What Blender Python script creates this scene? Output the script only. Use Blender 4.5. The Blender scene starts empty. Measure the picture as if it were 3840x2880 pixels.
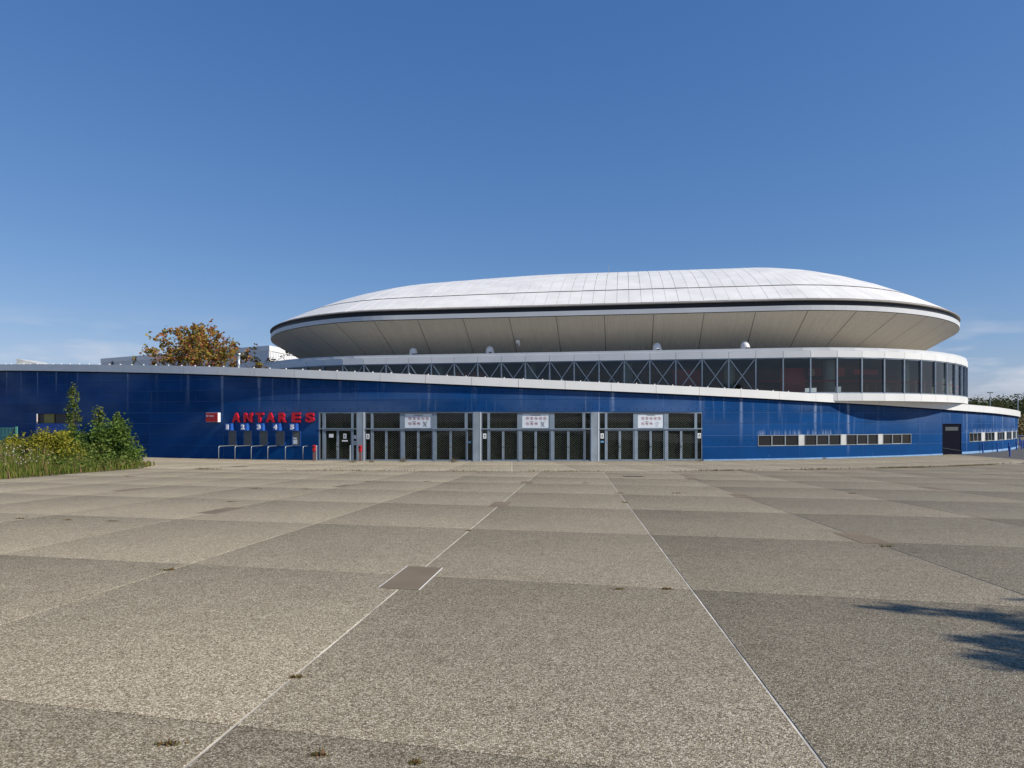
import bpy, math, random
import numpy as np
from mathutils import Vector, Matrix
R_ = math.radians
random.seed(7); rng = np.random.default_rng(11)
scene = bpy.context.scene
COL = scene.collection

# ------------------------------------------------------------------ camera
EYE = 2.67; F = 2625.0; HZ = 1580.0            # photo: focal length and horizon in 3840 px units
cam_d = bpy.data.cameras.new('camera'); cam = bpy.data.objects.new('camera', cam_d); COL.objects.link(cam)
cam.location = (0, 0, EYE); cam.rotation_euler = (R_(90), 0, 0)
cam_d.sensor_width = 36.0; cam_d.lens = 36.0 * F / 3840; cam_d.shift_y = (HZ - 1440) / 3840
cam_d.clip_start = 0.1; cam_d.clip_end = 8000
scene.camera = cam
# ------------------------------------------------------------------ sky, sun, exposure
SUN_EL = R_(37); SUN_H = Vector((0.924, -0.383)).normalized()
sdir = Vector((SUN_H.x*math.cos(SUN_EL), SUN_H.y*math.cos(SUN_EL), math.sin(SUN_EL)))
world = bpy.data.worlds.new('World'); scene.world = world; world.use_nodes = True
wn = world.node_tree.nodes; wl = world.node_tree.links; wn.clear()
def wnew(t): return wn.new(t)
sky = wnew('ShaderNodeTexSky'); sky.sky_type = 'NISHITA'; sky.sun_disc = False
sky.sun_elevation = SUN_EL; sky.sun_rotation = math.atan2(SUN_H.x, SUN_H.y)
sky.altitude = 0; sky.air_density = 1.0; sky.dust_density = 0.05; sky.ozone_density = 3.0
bg = wnew('ShaderNodeBackground'); bg.inputs['Strength'].default_value = 0.09
out = wnew('ShaderNodeOutputWorld')
sc_ = wnew('ShaderNodeSeparateColor'); hs = wnew('ShaderNodeCombineColor')
for i_, (g_, a_) in enumerate(((1.03, 0.743), (0.766, 1.247), (0.57, 2.417))):
    pw_ = wnew('ShaderNodeMath'); pw_.operation = 'POWER'; pw_.inputs[1].default_value = g_
    mm_ = wnew('ShaderNodeMath'); mm_.operation = 'MULTIPLY'; mm_.inputs[1].default_value = a_
    wl.new(sc_.outputs[i_], pw_.inputs[0]); wl.new(pw_.outputs[0], mm_.inputs[0]); wl.new(mm_.outputs[0], hs.inputs[i_])
# thin low clouds all round the horizon
tc = wnew('ShaderNodeTexCoord'); sep = wnew('ShaderNodeSeparateXYZ'); wl.new(tc.outputs['Generated'], sep.inputs[0])
mp = wnew('ShaderNodeMapping'); mp.inputs['Scale'].default_value = (6.0, 6.0, 26.0); mp.inputs['Location'].default_value = (2.3, 0.4, 0.1)
wl.new(tc.outputs['Generated'], mp.inputs[0])
nz = wnew('ShaderNodeTexNoise'); nz.inputs['Scale'].default_value = 1.3; nz.inputs['Detail'].default_value = 6; nz.inputs['Roughness'].default_value = 0.55
wl.new(mp.outputs[0], nz.inputs[0])
cr = wnew('ShaderNodeValToRGB'); cr.color_ramp.elements[0].position = 0.46; cr.color_ramp.elements[1].position = 0.70
wl.new(nz.outputs['Fac'], cr.inputs[0])
band = wnew('ShaderNodeMapRange'); band.interpolation_type = 'SMOOTHSTEP'
band.inputs['From Min'].default_value = 0.15; band.inputs['From Max'].default_value = 0.05
band.inputs['To Min'].default_value = 0.0; band.inputs['To Max'].default_value = 0.9
wl.new(sep.outputs['Z'], band.inputs['Value'])
mul = wnew('ShaderNodeMath'); mul.operation = 'MULTIPLY'; wl.new(cr.outputs[0], mul.inputs[0]); wl.new(band.outputs[0], mul.inputs[1])
mixc = wnew('ShaderNodeMixRGB'); mixc.inputs['Color2'].default_value = (7.4, 7.7, 8.6, 1)
wl.new(sky.outputs[0], sc_.inputs[0]); wl.new(hs.outputs[0], mixc.inputs['Color1']); wl.new(mul.outputs[0], mixc.inputs['Fac'])
wl.new(mixc.outputs[0], bg.inputs['Color']); wl.new(bg.outputs[0], out.inputs['Surface'])
sd = bpy.data.lights.new('sun', 'SUN'); sd.energy = 5.0; sd.angle = R_(0.53); sd.color = (1.0, 0.93, 0.83)
sun = bpy.data.objects.new('sun', sd); COL.objects.link(sun); sun.location = (60, -20, 60)
sun.rotation_euler = (-sdir).to_track_quat('-Z', 'Y').to_euler()
scene.view_settings.view_transform = 'Standard'; scene.view_settings.look = 'None'
scene.view_settings.exposure = 0.0; scene.view_settings.gamma = 1.0
scene.cycles.max_bounces = 8; scene.cycles.transparent_max_bounces = 16

# ------------------------------------------------------------------ materials
MATS = {}
def lin(r, g, b):
    f = lambda c: (c/255/12.92) if c/255 <= 0.04045 else ((c/255+0.055)/1.055)**2.4
    return (f(r), f(g), f(b), 1)
def newmat(name):
    m = bpy.data.materials.new(name); m.use_nodes = True; MATS[name] = m
    nt = m.node_tree; return m, nt.nodes, nt.links, nt.nodes['Principled BSDF']
def simple(name, col, rough=0.6, metal=0.0, var=0.12, nscale=3.0, bump=0.0, spec=0.5, coord='Object'):
    m, n, l, p = newmat(name)
    p.inputs['Roughness'].default_value = rough; p.inputs['Metallic'].default_value = metal
    p.inputs['Specular IOR Level'].default_value = spec
    t = n.new('ShaderNodeTexCoord'); nz = n.new('ShaderNodeTexNoise'); nz.inputs['Scale'].default_value = nscale
    nz.inputs['Detail'].default_value = 5; l.new(t.outputs[coord], nz.inputs[0])
    mx = n.new('ShaderNodeMixRGB'); mx.blend_type = 'MULTIPLY'; mx.inputs['Fac'].default_value = 1
    mr = n.new('ShaderNodeMapRange'); mr.inputs['From Min'].default_value = 0.3; mr.inputs['From Max'].default_value = 0.7
    mr.inputs['To Min'].default_value = 1-var; mr.inputs['To Max'].default_value = 1+var*0.6
    l.new(nz.outputs['Fac'], mr.inputs['Value']); mx.inputs['Color1'].default_value = col
    l.new(mr.outputs[0], mx.inputs['Color2']); l.new(mx.outputs[0], p.inputs['Base Color'])
    if bump:
        b = n.new('ShaderNodeBump'); b.inputs['Strength'].default_value = bump; b.inputs['Distance'].default_value = 0.02
        l.new(nz.outputs['Fac'], b.inputs['Height']); l.new(b.outputs[0], p.inputs['Normal'])
    return m
def ramp(n, stops, interp='LINEAR'):
    r = n.new('ShaderNodeValToRGB'); r.color_ramp.interpolation = interp
    e = r.color_ramp.elements
    while len(e) < len(stops): e.new(0.5)
    for i, (pos, c) in enumerate(stops): e[i].position = pos; e[i].color = c
    return r
def math_(n, l, op, a, b=None, clamp=False):
    m = n.new('ShaderNodeMath'); m.operation = op; m.use_clamp = clamp
    for i, v in enumerate((a, b)):
        if v is None: continue
        if isinstance(v, (int, float)): m.inputs[i].default_value = v
        else: l.new(v, m.inputs[i])
    return m.outputs[0]

def slab_material(name='aggregate_concrete', tone=0.80):
    m, n, l, p = newmat(name)
    p.inputs['Diffuse Roughness'].default_value = 0.35
    g = n.new('ShaderNodeNewGeometry'); oi = n.new('ShaderNodeObjectInfo')
    v = n.new('ShaderNodeTexVoronoi'); v.inputs['Scale'].default_value = 115; l.new(g.outputs['Position'], v.inputs['Vector'])
    st = ramp(n, [(0.0, lin(116, 103, 86)), (0.3, lin(154, 141, 117)), (0.55, lin(178, 166, 139)), (0.8, lin(200, 189, 162)), (1.0, lin(232, 222, 198))])
    sp = n.new('ShaderNodeSeparateColor'); l.new(v.outputs['Color'], sp.inputs[0]); l.new(sp.outputs[0], st.inputs[0])
    dk = ramp(n, [(0.0, (1, 1, 1, 1)), (0.42, (0.92, 0.92, 0.92, 1)), (0.75, (0.33, 0.31, 0.30, 1))])
    dm = math_(n, l, 'MULTIPLY', v.outputs['Distance'], 1.0); l.new(dm, dk.inputs[0])
    mx = n.new('ShaderNodeMixRGB'); mx.blend_type = 'MULTIPLY'; mx.inputs['Fac'].default_value = 0.68
    l.new(st.outputs[0], mx.inputs['Color1']); l.new(dk.outputs[0], mx.inputs['Color2'])
    # patchy weathering, a different tone for each slab and a drift across each slab
    nz = n.new('ShaderNodeTexNoise'); nz.inputs['Scale'].default_value = 0.55; nz.inputs['Detail'].default_value = 6; nz.inputs['Roughness'].default_value = 0.6
    l.new(g.outputs['Position'], nz.inputs[0])
    n2 = n.new('ShaderNodeTexNoise'); n2.inputs['Scale'].default_value = 7; n2.inputs['Detail'].default_value = 4; l.new(g.outputs['Position'], n2.inputs[0])
    uv = n.new('ShaderNodeUVMap'); uv.uv_map = 'UVMap'; su = n.new('ShaderNodeSeparateXYZ'); l.new(uv.outputs[0], su.inputs[0])
    a = math_(n, l, 'MULTIPLY', math_(n, l, 'SUBTRACT', nz.outputs['Fac'], 0.5), 0.30)
    b = math_(n, l, 'MULTIPLY', math_(n, l, 'SUBTRACT', oi.outputs['Random'], 0.5), 0.09)
    c = math_(n, l, 'MULTIPLY', math_(n, l, 'SUBTRACT', su.outputs[1], 0.5), -0.26)
    c2 = math_(n, l, 'MULTIPLY', math_(n, l, 'SUBTRACT', su.outputs[0], 0.5), 0.19)
    d = math_(n, l, 'MULTIPLY', math_(n, l, 'SUBTRACT', n2.outputs['Fac'], 0.5), 0.28)
    t = math_(n, l, 'ADD', math_(n, l, 'ADD', a, b), math_(n, l, 'ADD', math_(n, l, 'ADD', c, c2), d))
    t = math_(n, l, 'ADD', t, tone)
    n3 = n.new('ShaderNodeTexNoise'); n3.inputs['Scale'].default_value = 2.3; n3.inputs['Detail'].default_value = 8; n3.inputs['Roughness'].default_value = 0.7
    l.new(g.outputs['Position'], n3.inputs[0]); sp3 = n.new('ShaderNodeMapRange'); sp3.interpolation_type = 'SMOOTHSTEP'
    sp3.inputs['From Min'].default_value = 0.60; sp3.inputs['From Max'].default_value = 0.74; sp3.inputs['To Min'].default_value = 1.0; sp3.inputs['To Max'].default_value = 0.72
    l.new(n3.outputs['Fac'], sp3.inputs['Value']); t = math_(n, l, 'MULTIPLY', t, sp3.outputs[0])
    m2 = n.new('ShaderNodeMixRGB'); m2.blend_type = 'MULTIPLY'; m2.inputs['Fac'].default_value = 1
    l.new(mx.outputs[0], m2.inputs['Color1']); l.new(t, m2.inputs['Color2'])
    l.new(m2.outputs[0], p.inputs['Base Color']); p.inputs['Roughness'].default_value = 0.9
    p.inputs['Specular IOR Level'].default_value = 0.2
    bp = n.new('ShaderNodeBump'); bp.invert = True; bp.inputs['Strength'].default_value = 0.6; bp.inputs['Distance'].default_value = 0.009
    l.new(v.outputs['Distance'], bp.inputs['Height']); l.new(bp.outputs[0], p.inputs['Normal'])
    return m
M_SLAB = slab_material()
M_APRON = slab_material('apron_concrete_grazing_bright', 0.97)  # paler tone also paints in the brightness of a grazing view
M_MORTAR = simple('pale_joint_mortar', lin(214, 206, 190), 0.9, var=0.5, nscale=2.4)
M_INSET = simple('brown_cement_inset', lin(124, 109, 88), 0.95, var=0.16, nscale=2.2, bump=0.1)
M_STRIP = simple('white_metal_strip', lin(236, 234, 228), 0.5, var=0.05)
M_EARTH = simple('dry_earth', lin(118, 108, 82), 0.95, var=0.3, nscale=0.8)
M_ASPH = simple('worn_asphalt', lin(82, 80, 80), 0.92, var=0.25, nscale=1.5, bump=0.2)
M_SLOT = simple('drain_slot_dark', lin(48, 40, 34), 0.8)
M_BACK = simple('joint_blue_edge_highlight', lin(52, 98, 156), 0.85, var=0.3)  # highlights caught by the panel edges, put into the pale joint colour
M_FASC = simple('white_fascia_sheet', lin(232, 232, 228), 0.38, var=0.06, nscale=0.5)
M_DARKB = simple('navy_gap_shade_and_holes', lin(10, 16, 40), 0.8, spec=0.1)
M_FRAME = simple('grey_blue_aluminium', lin(138, 152, 164), 0.42, metal=0.25, var=0.14, nscale=2.5)
M_PILLAR = simple('grey_painted_concrete', lin(140, 152, 162), 0.8, var=0.3, nscale=0.9)
M_WHITEW = simple('whitish_render', lin(196, 198, 194), 0.8, var=0.12)
M_WFR = simple('grey_window_frame', lin(158, 166, 168), 0.5, var=0.1)
M_RED = simple('red_sign_paint', lin(196, 22, 42), 0.4, var=0.06)
M_REDBOX = simple('red_lightbox_face', lin(190, 20, 30), 0.35, var=0.06)
M_BOXW = simple('white_lightbox_case', lin(238, 236, 232), 0.4, var=0.03)
M_NUM = simple('white_numeral', lin(240, 240, 238), 0.5, var=0.02)
M_BLUEBOX = simple('blue_box_paint', lin(38, 92, 178), 0.5, var=0.1)
M_SHUT = simple('grey_shutter', lin(96, 102, 102), 0.6, var=0.15, nscale=1.2)
M_GALV = simple('galvanised_steel', lin(176, 184, 186), 0.4, metal=0.6, var=0.12)
M_GRIL = simple('pale_grille_wire', lin(206, 204, 190), 0.6, var=0.1)
M_BROWN = simple('brownish_post_paint', lin(118, 84, 76), 0.6)
M_ASHRED = simple('red_bin_enamel', lin(178, 20, 34), 0.35)
M_BOLL = simple('blue_bollard_paint', lin(46, 92, 170), 0.5)
M_ROOF = simple('white_roof_membrane', lin(236, 233, 225), 0.5, var=0.11, nscale=0.5)
M_SEAM = simple('grey_roof_seam', lin(166, 160, 152), 0.8)
M_MEMB = simple('dark_gravel_membrane', lin(150, 144, 134), 0.9)
M_BLACK = simple('black_band', lin(18, 18, 22), 0.5)
M_ALU = simple('aluminium_strip', lin(214, 216, 216), 0.4, var=0.06, nscale=0.5)
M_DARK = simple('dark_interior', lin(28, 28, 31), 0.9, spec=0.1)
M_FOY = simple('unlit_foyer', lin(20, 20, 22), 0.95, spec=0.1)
M_DARK2 = simple('dark_ceiling_slats', lin(128, 130, 124), 0.9, nscale=6)
M_REDW = simple('red_interior_wall', lin(170, 20, 26), 0.6)
M_YEL = simple('pale_yellow_letter', lin(214, 196, 120), 0.6)
M_COLG = simple('grey_green_column', lin(150, 160, 148), 0.7)
M_PAPER = simple('white_notice_paper', lin(226, 230, 230), 0.7, var=0.05)
M_SIGNW = simple('white_sign_board', lin(214, 222, 228), 0.45, var=0.05)
M_PICTO = simple('red_pictogram_ring', lin(160, 40, 56), 0.6)
M_INK = simple('dark_print', lin(44, 40, 48), 0.7)
M_INKB = simple('grey_blue_print', lin(96, 116, 142), 0.7)
M_STICK = simple('blue_sticker', lin(96, 150, 186), 0.6)
M_BLACKP = simple('black_plastic', lin(24, 24, 26), 0.5)
M_GREENF = simple('green_fence_coating', lin(88, 150, 128), 0.5)
M_BARK = simple('grey_brown_bark', lin(92, 78, 64), 0.9, var=0.3, nscale=6, bump=0.3)
M_TINT = simple('tan_panel', lin(150, 138, 70), 0.7)
M_BLUEL = simple('mid_blue_panel', lin(40, 92, 176), 0.7, var=0.1)

def blue_wall_material():
    m, n, l, p = newmat('weathered_blue_concrete')
    uv = n.new('ShaderNodeUVMap'); uv.uv_map = 'UVMap'; s = n.new('ShaderNodeSeparateXYZ'); l.new(uv.outputs[0], s.inputs[0])
    uv2 = n.new('ShaderNodeUVMap'); uv2.uv_map = 'Below'; s2 = n.new('ShaderNodeSeparateXYZ'); l.new(uv2.outputs[0], s2.inputs[0])
    S = s.outputs[0]; Z = s.outputs[1]; B = s2.outputs[1]
    def noise(sx, sy, scale, detail=4):
        mp = n.new('ShaderNodeMapping'); mp.inputs['Scale'].default_value = (sx, sy, 1); l.new(uv.outputs[0], mp.inputs[0])
        q = n.new('ShaderNodeTexNoise'); q.inputs['Scale'].default_value = scale; q.inputs['Detail'].default_value = detail
        l.new(mp.outputs[0], q.inputs[0]); return q.outputs['Fac']
    def mr(v, a, b, c=0.0, d=1.0):
        r = n.new('ShaderNodeMapRange'); r.interpolation_type = 'SMOOTHSTEP'
        r.inputs['From Min'].default_value = a; r.inputs['From Max'].default_value = b
        r.inputs['To Min'].default_value = c; r.inputs['To Max'].default_value = d
        l.new(v, r.inputs['Value']); return r.outputs[0]
    oi = n.new('ShaderNodeObjectInfo')
    # runs of lime below every joint of the fascia (3.05 m apart)
    fr = math_(n, l, 'FRACT', math_(n, l, 'DIVIDE', math_(n, l, 'ADD', S, 304.43 + 1.5), 3.05))
    dist = math_(n, l, 'MULTIPLY', math_(n, l, 'ABSOLUTE', math_(n, l, 'SUBTRACT', fr, 0.5)), 3.05)
    idx = math_(n, l, 'FLOOR', math_(n, l, 'DIVIDE', math_(n, l, 'ADD', S, 304.43 + 1.5), 3.05))
    wnz = n.new('ShaderNodeTexWhiteNoise'); wnz.noise_dimensions = '1D'; l.new(idx, wnz.inputs['W'])
    rnd = wnz.outputs['Value']
    wob = math_(n, l, 'MULTIPLY', math_(n, l, 'SUBTRACT', noise(3.0, 0.35, 1.3), 0.5), 0.22)
    core = mr(math_(n, l, 'ADD', dist, wob), 0.20, 0.0)
    fade = math_(n, l, 'SUBTRACT', 1.0, math_(n, l, 'DIVIDE', B, math_(n, l, 'ADD', 1.1, math_(n, l, 'MULTIPLY', rnd, 3.0))), True)
    brk = mr(noise(7.0, 0.5, 1.0, 4), 0.3, 0.6, 0.35, 1.0)
    k1 = math_(n, l, 'MULTIPLY', math_(n, l, 'MULTIPLY', core, fade), math_(n, l, 'MULTIPLY', brk, math_(n, l, 'ADD', 0.12, math_(n, l, 'MULTIPLY', rnd, 0.68))))
    # fine vertical streaks
    k2 = math_(n, l, 'MULTIPLY', mr(noise(5.5, 0.16, 1.0, 5), 0.56, 0.8), math_(n, l, 'MULTIPLY', mr(B, 3.6, 0.0), 0.42))
    # broad chalky bloom on the upper courses
    k3 = math_(n, l, 'MULTIPLY', mr(noise(0.10, 0.22, 1.0, 4), 0.40, 0.68), math_(n, l, 'MULTIPLY', mr(Z, 1.2, 3.2), 0.15))
    # comb of runs above the window strip
    win = math_(n, l, 'MULTIPLY', mr(Z, 2.2, 1.72), mr(Z, 1.66, 1.74))
    rng_ = math_(n, l, 'MULTIPLY', mr(S, 17.0, 17.3), mr(S, 24.6, 23.4))
    rng2 = math_(n, l, 'MULTIPLY', mr(S, 39.5, 40.3), mr(S, 70.0, 60.0))
    k4 = math_(n, l, 'MULTIPLY', math_(n, l, 'MULTIPLY', win, math_(n, l, 'ADD', rng_, rng2)), math_(n, l, 'MULTIPLY', mr(noise(9, 0.25, 1.0, 3), 0.42, 0.66), 0.6))
    # scattered scratches
    k5 = math_(n, l, 'MULTIPLY', mr(noise(3.2, 0.5, 1.6, 8), 0.69, 0.76), 0.35)
    k = math_(n, l, 'MAXIMUM', math_(n, l, 'MAXIMUM', k1, k2), math_(n, l, 'MAXIMUM', math_(n, l, 'MAXIMUM', k3, k4), k5))
    base = n.new('ShaderNodeMixRGB'); base.inputs['Color1'].default_value = lin(10, 56, 104); base.inputs['Color2'].default_value = lin(14, 76, 138)
    l.new(math_(n, l, 'ADD', math_(n, l, 'MULTIPLY', noise(0.5, 0.7, 1.0, 6), 0.8), math_(n, l, 'MULTIPLY', math_(n, l, 'SUBTRACT', oi.outputs['Random'], 0.5), 0.5)), base.inputs['Fac'])
    mx = n.new('ShaderNodeMixRGB'); l.new(k, mx.inputs['Fac']); l.new(base.outputs[0], mx.inputs['Color1']); mx.inputs['Color2'].default_value = lin(160, 178, 204)
    l.new(mx.outputs[0], p.inputs['Base Color']); p.inputs['Roughness'].default_value = 0.7; p.inputs['Specular IOR Level'].default_value = 0.07
    bp = n.new('ShaderNodeBump'); bp.inputs['Strength'].default_value = 0.12; bp.inputs['Distance'].default_value = 0.02
    l.new(noise(6, 6, 1.0, 6), bp.inputs['Height']); l.new(bp.outputs[0], p.inputs['Normal'])
    return m
M_BLUE = blue_wall_material()

def glass(name, tint, gloss=1.0, rough=0.02):
    m, n, l, p = newmat(name); n.remove(p)
    o = n['Material Output']
    t = n.new('ShaderNodeBsdfTransparent'); t.inputs[0].default_value = tint
    g = n.new('ShaderNodeBsdfGlossy'); g.inputs['Roughness'].default_value = rough; g.inputs[0].default_value = (0.95, 0.97, 1, 1)
    f = n.new('ShaderNodeFresnel'); f.inputs['IOR'].default_value = 1.5
    k = math_(n, l, 'MULTIPLY', math_(n, l, 'POWER', f.outputs[0], 1.0), gloss, True)
    mx = n.new('ShaderNodeMixShader'); l.new(k, mx.inputs[0]); l.new(t.outputs[0], mx.inputs[1]); l.new(g.outputs[0], mx.inputs[2])
    l.new(mx.outputs[0], o.inputs['Surface']); return m
M_GLASS = glass('tinted_gallery_glass', (0.78, 0.83, 0.80, 1), 1.2)
M_DGLASS = glass('door_glass', (0.66, 0.70, 0.68, 1), 0.5)
def winmat():
    m, n, l, p = newmat('dark_window_glass')
    p.inputs['Base Color'].default_value = (0.012, 0.012, 0.013, 1); p.inputs['Roughness'].default_value = 0.06; p.inputs['Specular IOR Level'].default_value = 0.9
    t = n.new('ShaderNodeTexCoord'); nz = n.new('ShaderNodeTexNoise'); nz.inputs['Scale'].default_value = 0.7; l.new(t.outputs['Object'], nz.inputs[0])
    b = n.new('ShaderNodeBump'); b.inputs['Strength'].default_value = 0.15; b.inputs['Distance'].default_value = 0.05; l.new(nz.outputs['Fac'], b.inputs['Height']); l.new(b.outputs[0], p.inputs['Normal'])
    return m
M_WIN = winmat()
def soffitmat():
    m, n, l, p = newmat('cream_ribbed_soffit')
    uv = n.new('ShaderNodeUVMap'); uv.uv_map = 'UVMap'; s = n.new('ShaderNodeSeparateXYZ'); l.new(uv.outputs[0], s.inputs[0])
    w = math_(n, l, 'SINE', math_(n, l, 'MULTIPLY', s.outputs[0], 2*math.pi/0.24))
    nz = n.new('ShaderNodeTexNoise'); nz.inputs['Scale'].default_value = 1.4; nz.inputs['Detail'].default_value = 5
    mp = n.new('ShaderNodeMapping'); mp.inputs['Scale'].default_value = (2.2, 0.35, 1); l.new(uv.outputs[0], mp.inputs[0]); l.new(mp.outputs[0], nz.inputs[0])
    c = ramp(n, [(0.3, lin(222, 216, 202)), (0.7, lin(230, 225, 211))]); l.new(nz.outputs['Fac'], c.inputs[0]); l.new(c.outputs[0], p.inputs['Base Color'])
    b = n.new('ShaderNodeBump'); b.inputs['Strength'].default_value = 0.5; b.inputs['Distance'].default_value = 0.02; l.new(w, b.inputs['Height']); l.new(b.outputs[0], p.inputs['Normal'])
    p.inputs['Roughness'].default_value = 0.6; return m
M_SOFF = soffitmat()
def corrugated(name, col):
    m, n, l, p = newmat(name)
    t = n.new('ShaderNodeTexCoord'); s = n.new('ShaderNodeSeparateXYZ'); l.new(t.outputs['Object'], s.inputs[0])
    a = math_(n, l, 'ADD', s.outputs[0], math_(n, l, 'MULTIPLY', s.outputs[1], 0.6))
    w = math_(n, l, 'SINE', math_(n, l, 'MULTIPLY', a, 2*math.pi/0.6))
    b = n.new('ShaderNodeBump'); b.inputs['Strength'].default_value = 0.6; b.inputs['Distance'].default_value = 0.06; l.new(w, b.inputs['Height']); l.new(b.outputs[0], p.inputs['Normal'])
    p.inputs['Base Color'].default_value = col; p.inputs['Roughness'].default_value = 0.5; return m
M_CORR = corrugated('white_corrugated_cladding', lin(222, 222, 222))
def leafmat(name, stops, trans=0.35):
    m, n, l, p = newmat(name)
    g = n.new('ShaderNodeNewGeometry'); r = ramp(n, stops); l.new(g.outputs['Random Per Island'], r.inputs[0])
    l.new(r.outputs[0], p.inputs['Base Color']); p.inputs['Roughness'].default_value = 0.6; p.inputs['Specular IOR Level'].default_value = 0.25
    tr = n.new('ShaderNodeBsdfTranslucent'); l.new(r.outputs[0], tr.inputs[0])
    mx = n.new('ShaderNodeMixShader'); mx.inputs[0].default_value = trans
    l.new(p.outputs[0], mx.inputs[1]); l.new(tr.outputs[0], mx.inputs[2]); l.new(mx.outputs[0], n['Material Output'].inputs['Surface'])
    return m
M_AUT = leafmat('autumn_leaves', [(0.0, lin(140, 82, 66)), (0.2, lin(176, 112, 68)), (0.4, lin(186, 142, 60)), (0.65, lin(158, 146, 64)), (0.88, lin(108, 122, 54)), (1.0, lin(160, 92, 80))])
M_LDARK = leafmat('dark_green_leaves', [(0.0, lin(58, 84, 36)), (0.5, lin(86, 112, 46)), (1.0, lin(116, 136, 58))])
M_LMID = leafmat('mid_green_leaves', [(0.0, lin(70, 92, 40)), (0.5, lin(98, 118, 50)), (1.0, lin(132, 140, 66))])
M_LYEL = leafmat('yellow_green_leaves', [(0.0, lin(104, 112, 34)), (0.5, lin(146, 146, 44)), (1.0, lin(176, 164, 60))])
M_GRASS = leafmat('rank_grass', [(0.0, lin(76, 96, 36)), (0.45, lin(108, 124, 46)), (0.7, lin(130, 134, 58)), (0.88, lin(140, 118, 78)), (1.0, lin(160, 126, 94))])
M_FLOW = leafmat('pale_flowers', [(0.0, lin(226, 216, 214)), (0.6, lin(206, 176, 182)), (1.0, lin(232, 226, 190))])
M_WOOD = leafmat('far_wood_leaves', [(0.0, lin(44, 60, 36)), (0.45, lin(60, 78, 42)), (0.75, lin(84, 92, 48)), (1.0, lin(104, 92, 52))], 0.2)
M_BRUSH = leafmat('far_brush_leaves', [(0.0, lin(78, 82, 38)), (0.5, lin(112, 98, 48)), (0.8, lin(122, 86, 50)), (1.0, lin(88, 96, 44))], 0.2)
M_WEED = leafmat('weed_blades', [(0.0, lin(98, 104, 46)), (0.4, lin(128, 122, 62)), (0.7, lin(126, 92, 58)), (1.0, lin(110, 72, 48))])

# ------------------------------------------------------------------ mesh helpers
ORG = {}
def thing(name, label, cat, loc=(0, 0, 0), group=None):
    o = bpy.data.objects.new(name, None); COL.objects.link(o); o.empty_display_size = 0.2
    o.location = loc; o['label'] = label; o['category'] = cat
    if group: o['group'] = group
    ORG[o] = Vector(loc); return o
def link(name, mesh, parent=None):
    o = bpy.data.objects.new(name, mesh); COL.objects.link(o)
    if parent is not None: o.parent = parent; ORG[o] = ORG[parent]
    else: ORG[o] = Vector((0, 0, 0))
    return o
def tag(o, label=None, cat=None, group=None, kind=None):
    if label: o['label'] = label
    if cat: o['category'] = cat
    if group: o['group'] = group
    if kind: o['kind'] = kind
    return o
class MB:
    def __init__(s): s.v = []; s.f = []; s.uv = []; s.uv2 = []
    def quad(s, pts, uv=None, uv2=None):
        i = len(s.v); s.v += [tuple(p) for p in pts]; s.f.append(tuple(range(i, i+len(pts))))
        s.uv.append(uv or [(0, 0)]*len(pts)); s.uv2.append(uv2 or [(0, 0)]*len(pts))
    def hexa(s, p):            # 8 corners: bottom 0-3 (ccw), top 4-7
        i = len(s.v); s.v += [tuple(q) for q in p]
        for f in ((0, 3, 2, 1), (4, 5, 6, 7), (0, 1, 5, 4), (1, 2, 6, 5), (2, 3, 7, 6), (3, 0, 4, 7)):
            s.f.append(tuple(i+k for k in f)); s.uv.append([(0, 0)]*4); s.uv2.append([(0, 0)]*4)
    def box(s, x0, x1, y0, y1, z0, z1, fr=None):
        p = [(x0, y0, z0), (x1, y0, z0), (x1, y1, z0), (x0, y1, z0), (x0, y0, z1), (x1, y0, z1), (x1, y1, z1), (x0, y1, z1)]
        if fr: p = [fr(*q) for q in p]
        s.hexa(p)
    def tube(s, path, r, n=8, cap=True):
        path = [Vector(p) for p in path]; rs = r if isinstance(r, (list, tuple)) else [r]*len(path)
        i0 = len(s.v); prev = None
        for k, p in enumerate(path):
            d = (path[min(k+1, len(path)-1)] - path[max(k-1, 0)]).normalized()
            a = prev if prev is not None else (Vector((0, 0, 1)) if abs(d.z) < 0.9 else Vector((1, 0, 0)))
            a = (a - d*a.dot(d)).normalized(); b = d.cross(a); prev = a
            for j in range(n):
                t = 2*math.pi*j/n; s.v.append(tuple(p + (a*math.cos(t) + b*math.sin(t))*rs[k]))
        for k in range(len(path)-1):
            for j in range(n):
                a = i0+k*n+j; b = i0+k*n+(j+1) % n
                s.f.append((a, b, b+n, a+n)); s.uv.append([(0, 0)]*4); s.uv2.append([(0, 0)]*4)
        if cap:
            s.f.append(tuple(range(i0+n-1, i0-1, -1))); s.uv.append([(0, 0)]*n); s.uv2.append([(0, 0)]*n)
            e = i0+(len(path)-1)*n; s.f.append(tuple(range(e, e+n))); s.uv.append([(0, 0)]*n); s.uv2.append([(0, 0)]*n)
    def mesh(s, name, mat, off=(0, 0, 0), uv=False, smooth=False):
        me = bpy.data.meshes.new(name)
        ox, oy, oz = off
        me.from_pydata([(x-ox, y-oy, z-oz) for x, y, z in s.v], [], s.f)
        if uv:
            a = me.uv_layers.new(name='UVMap'); b = me.uv_layers.new(name='Below')
            a.data.foreach_set('uv', [c for q in s.uv for p in q for c in p]); b.data.foreach_set('uv', [c for q in s.uv2 for p in q for c in p])
        me.materials.append(mat)
        if smooth: me.polygons.foreach_set('use_smooth', [True]*len(me.polygons))
        me.update(); return me
    def build(s, name, mat, parent=None, uv=False, smooth=False):
        off = ORG[parent] if parent is not None else (0, 0, 0)
        return link(name, s.mesh(name, mat, off, uv, smooth), parent)
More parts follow.
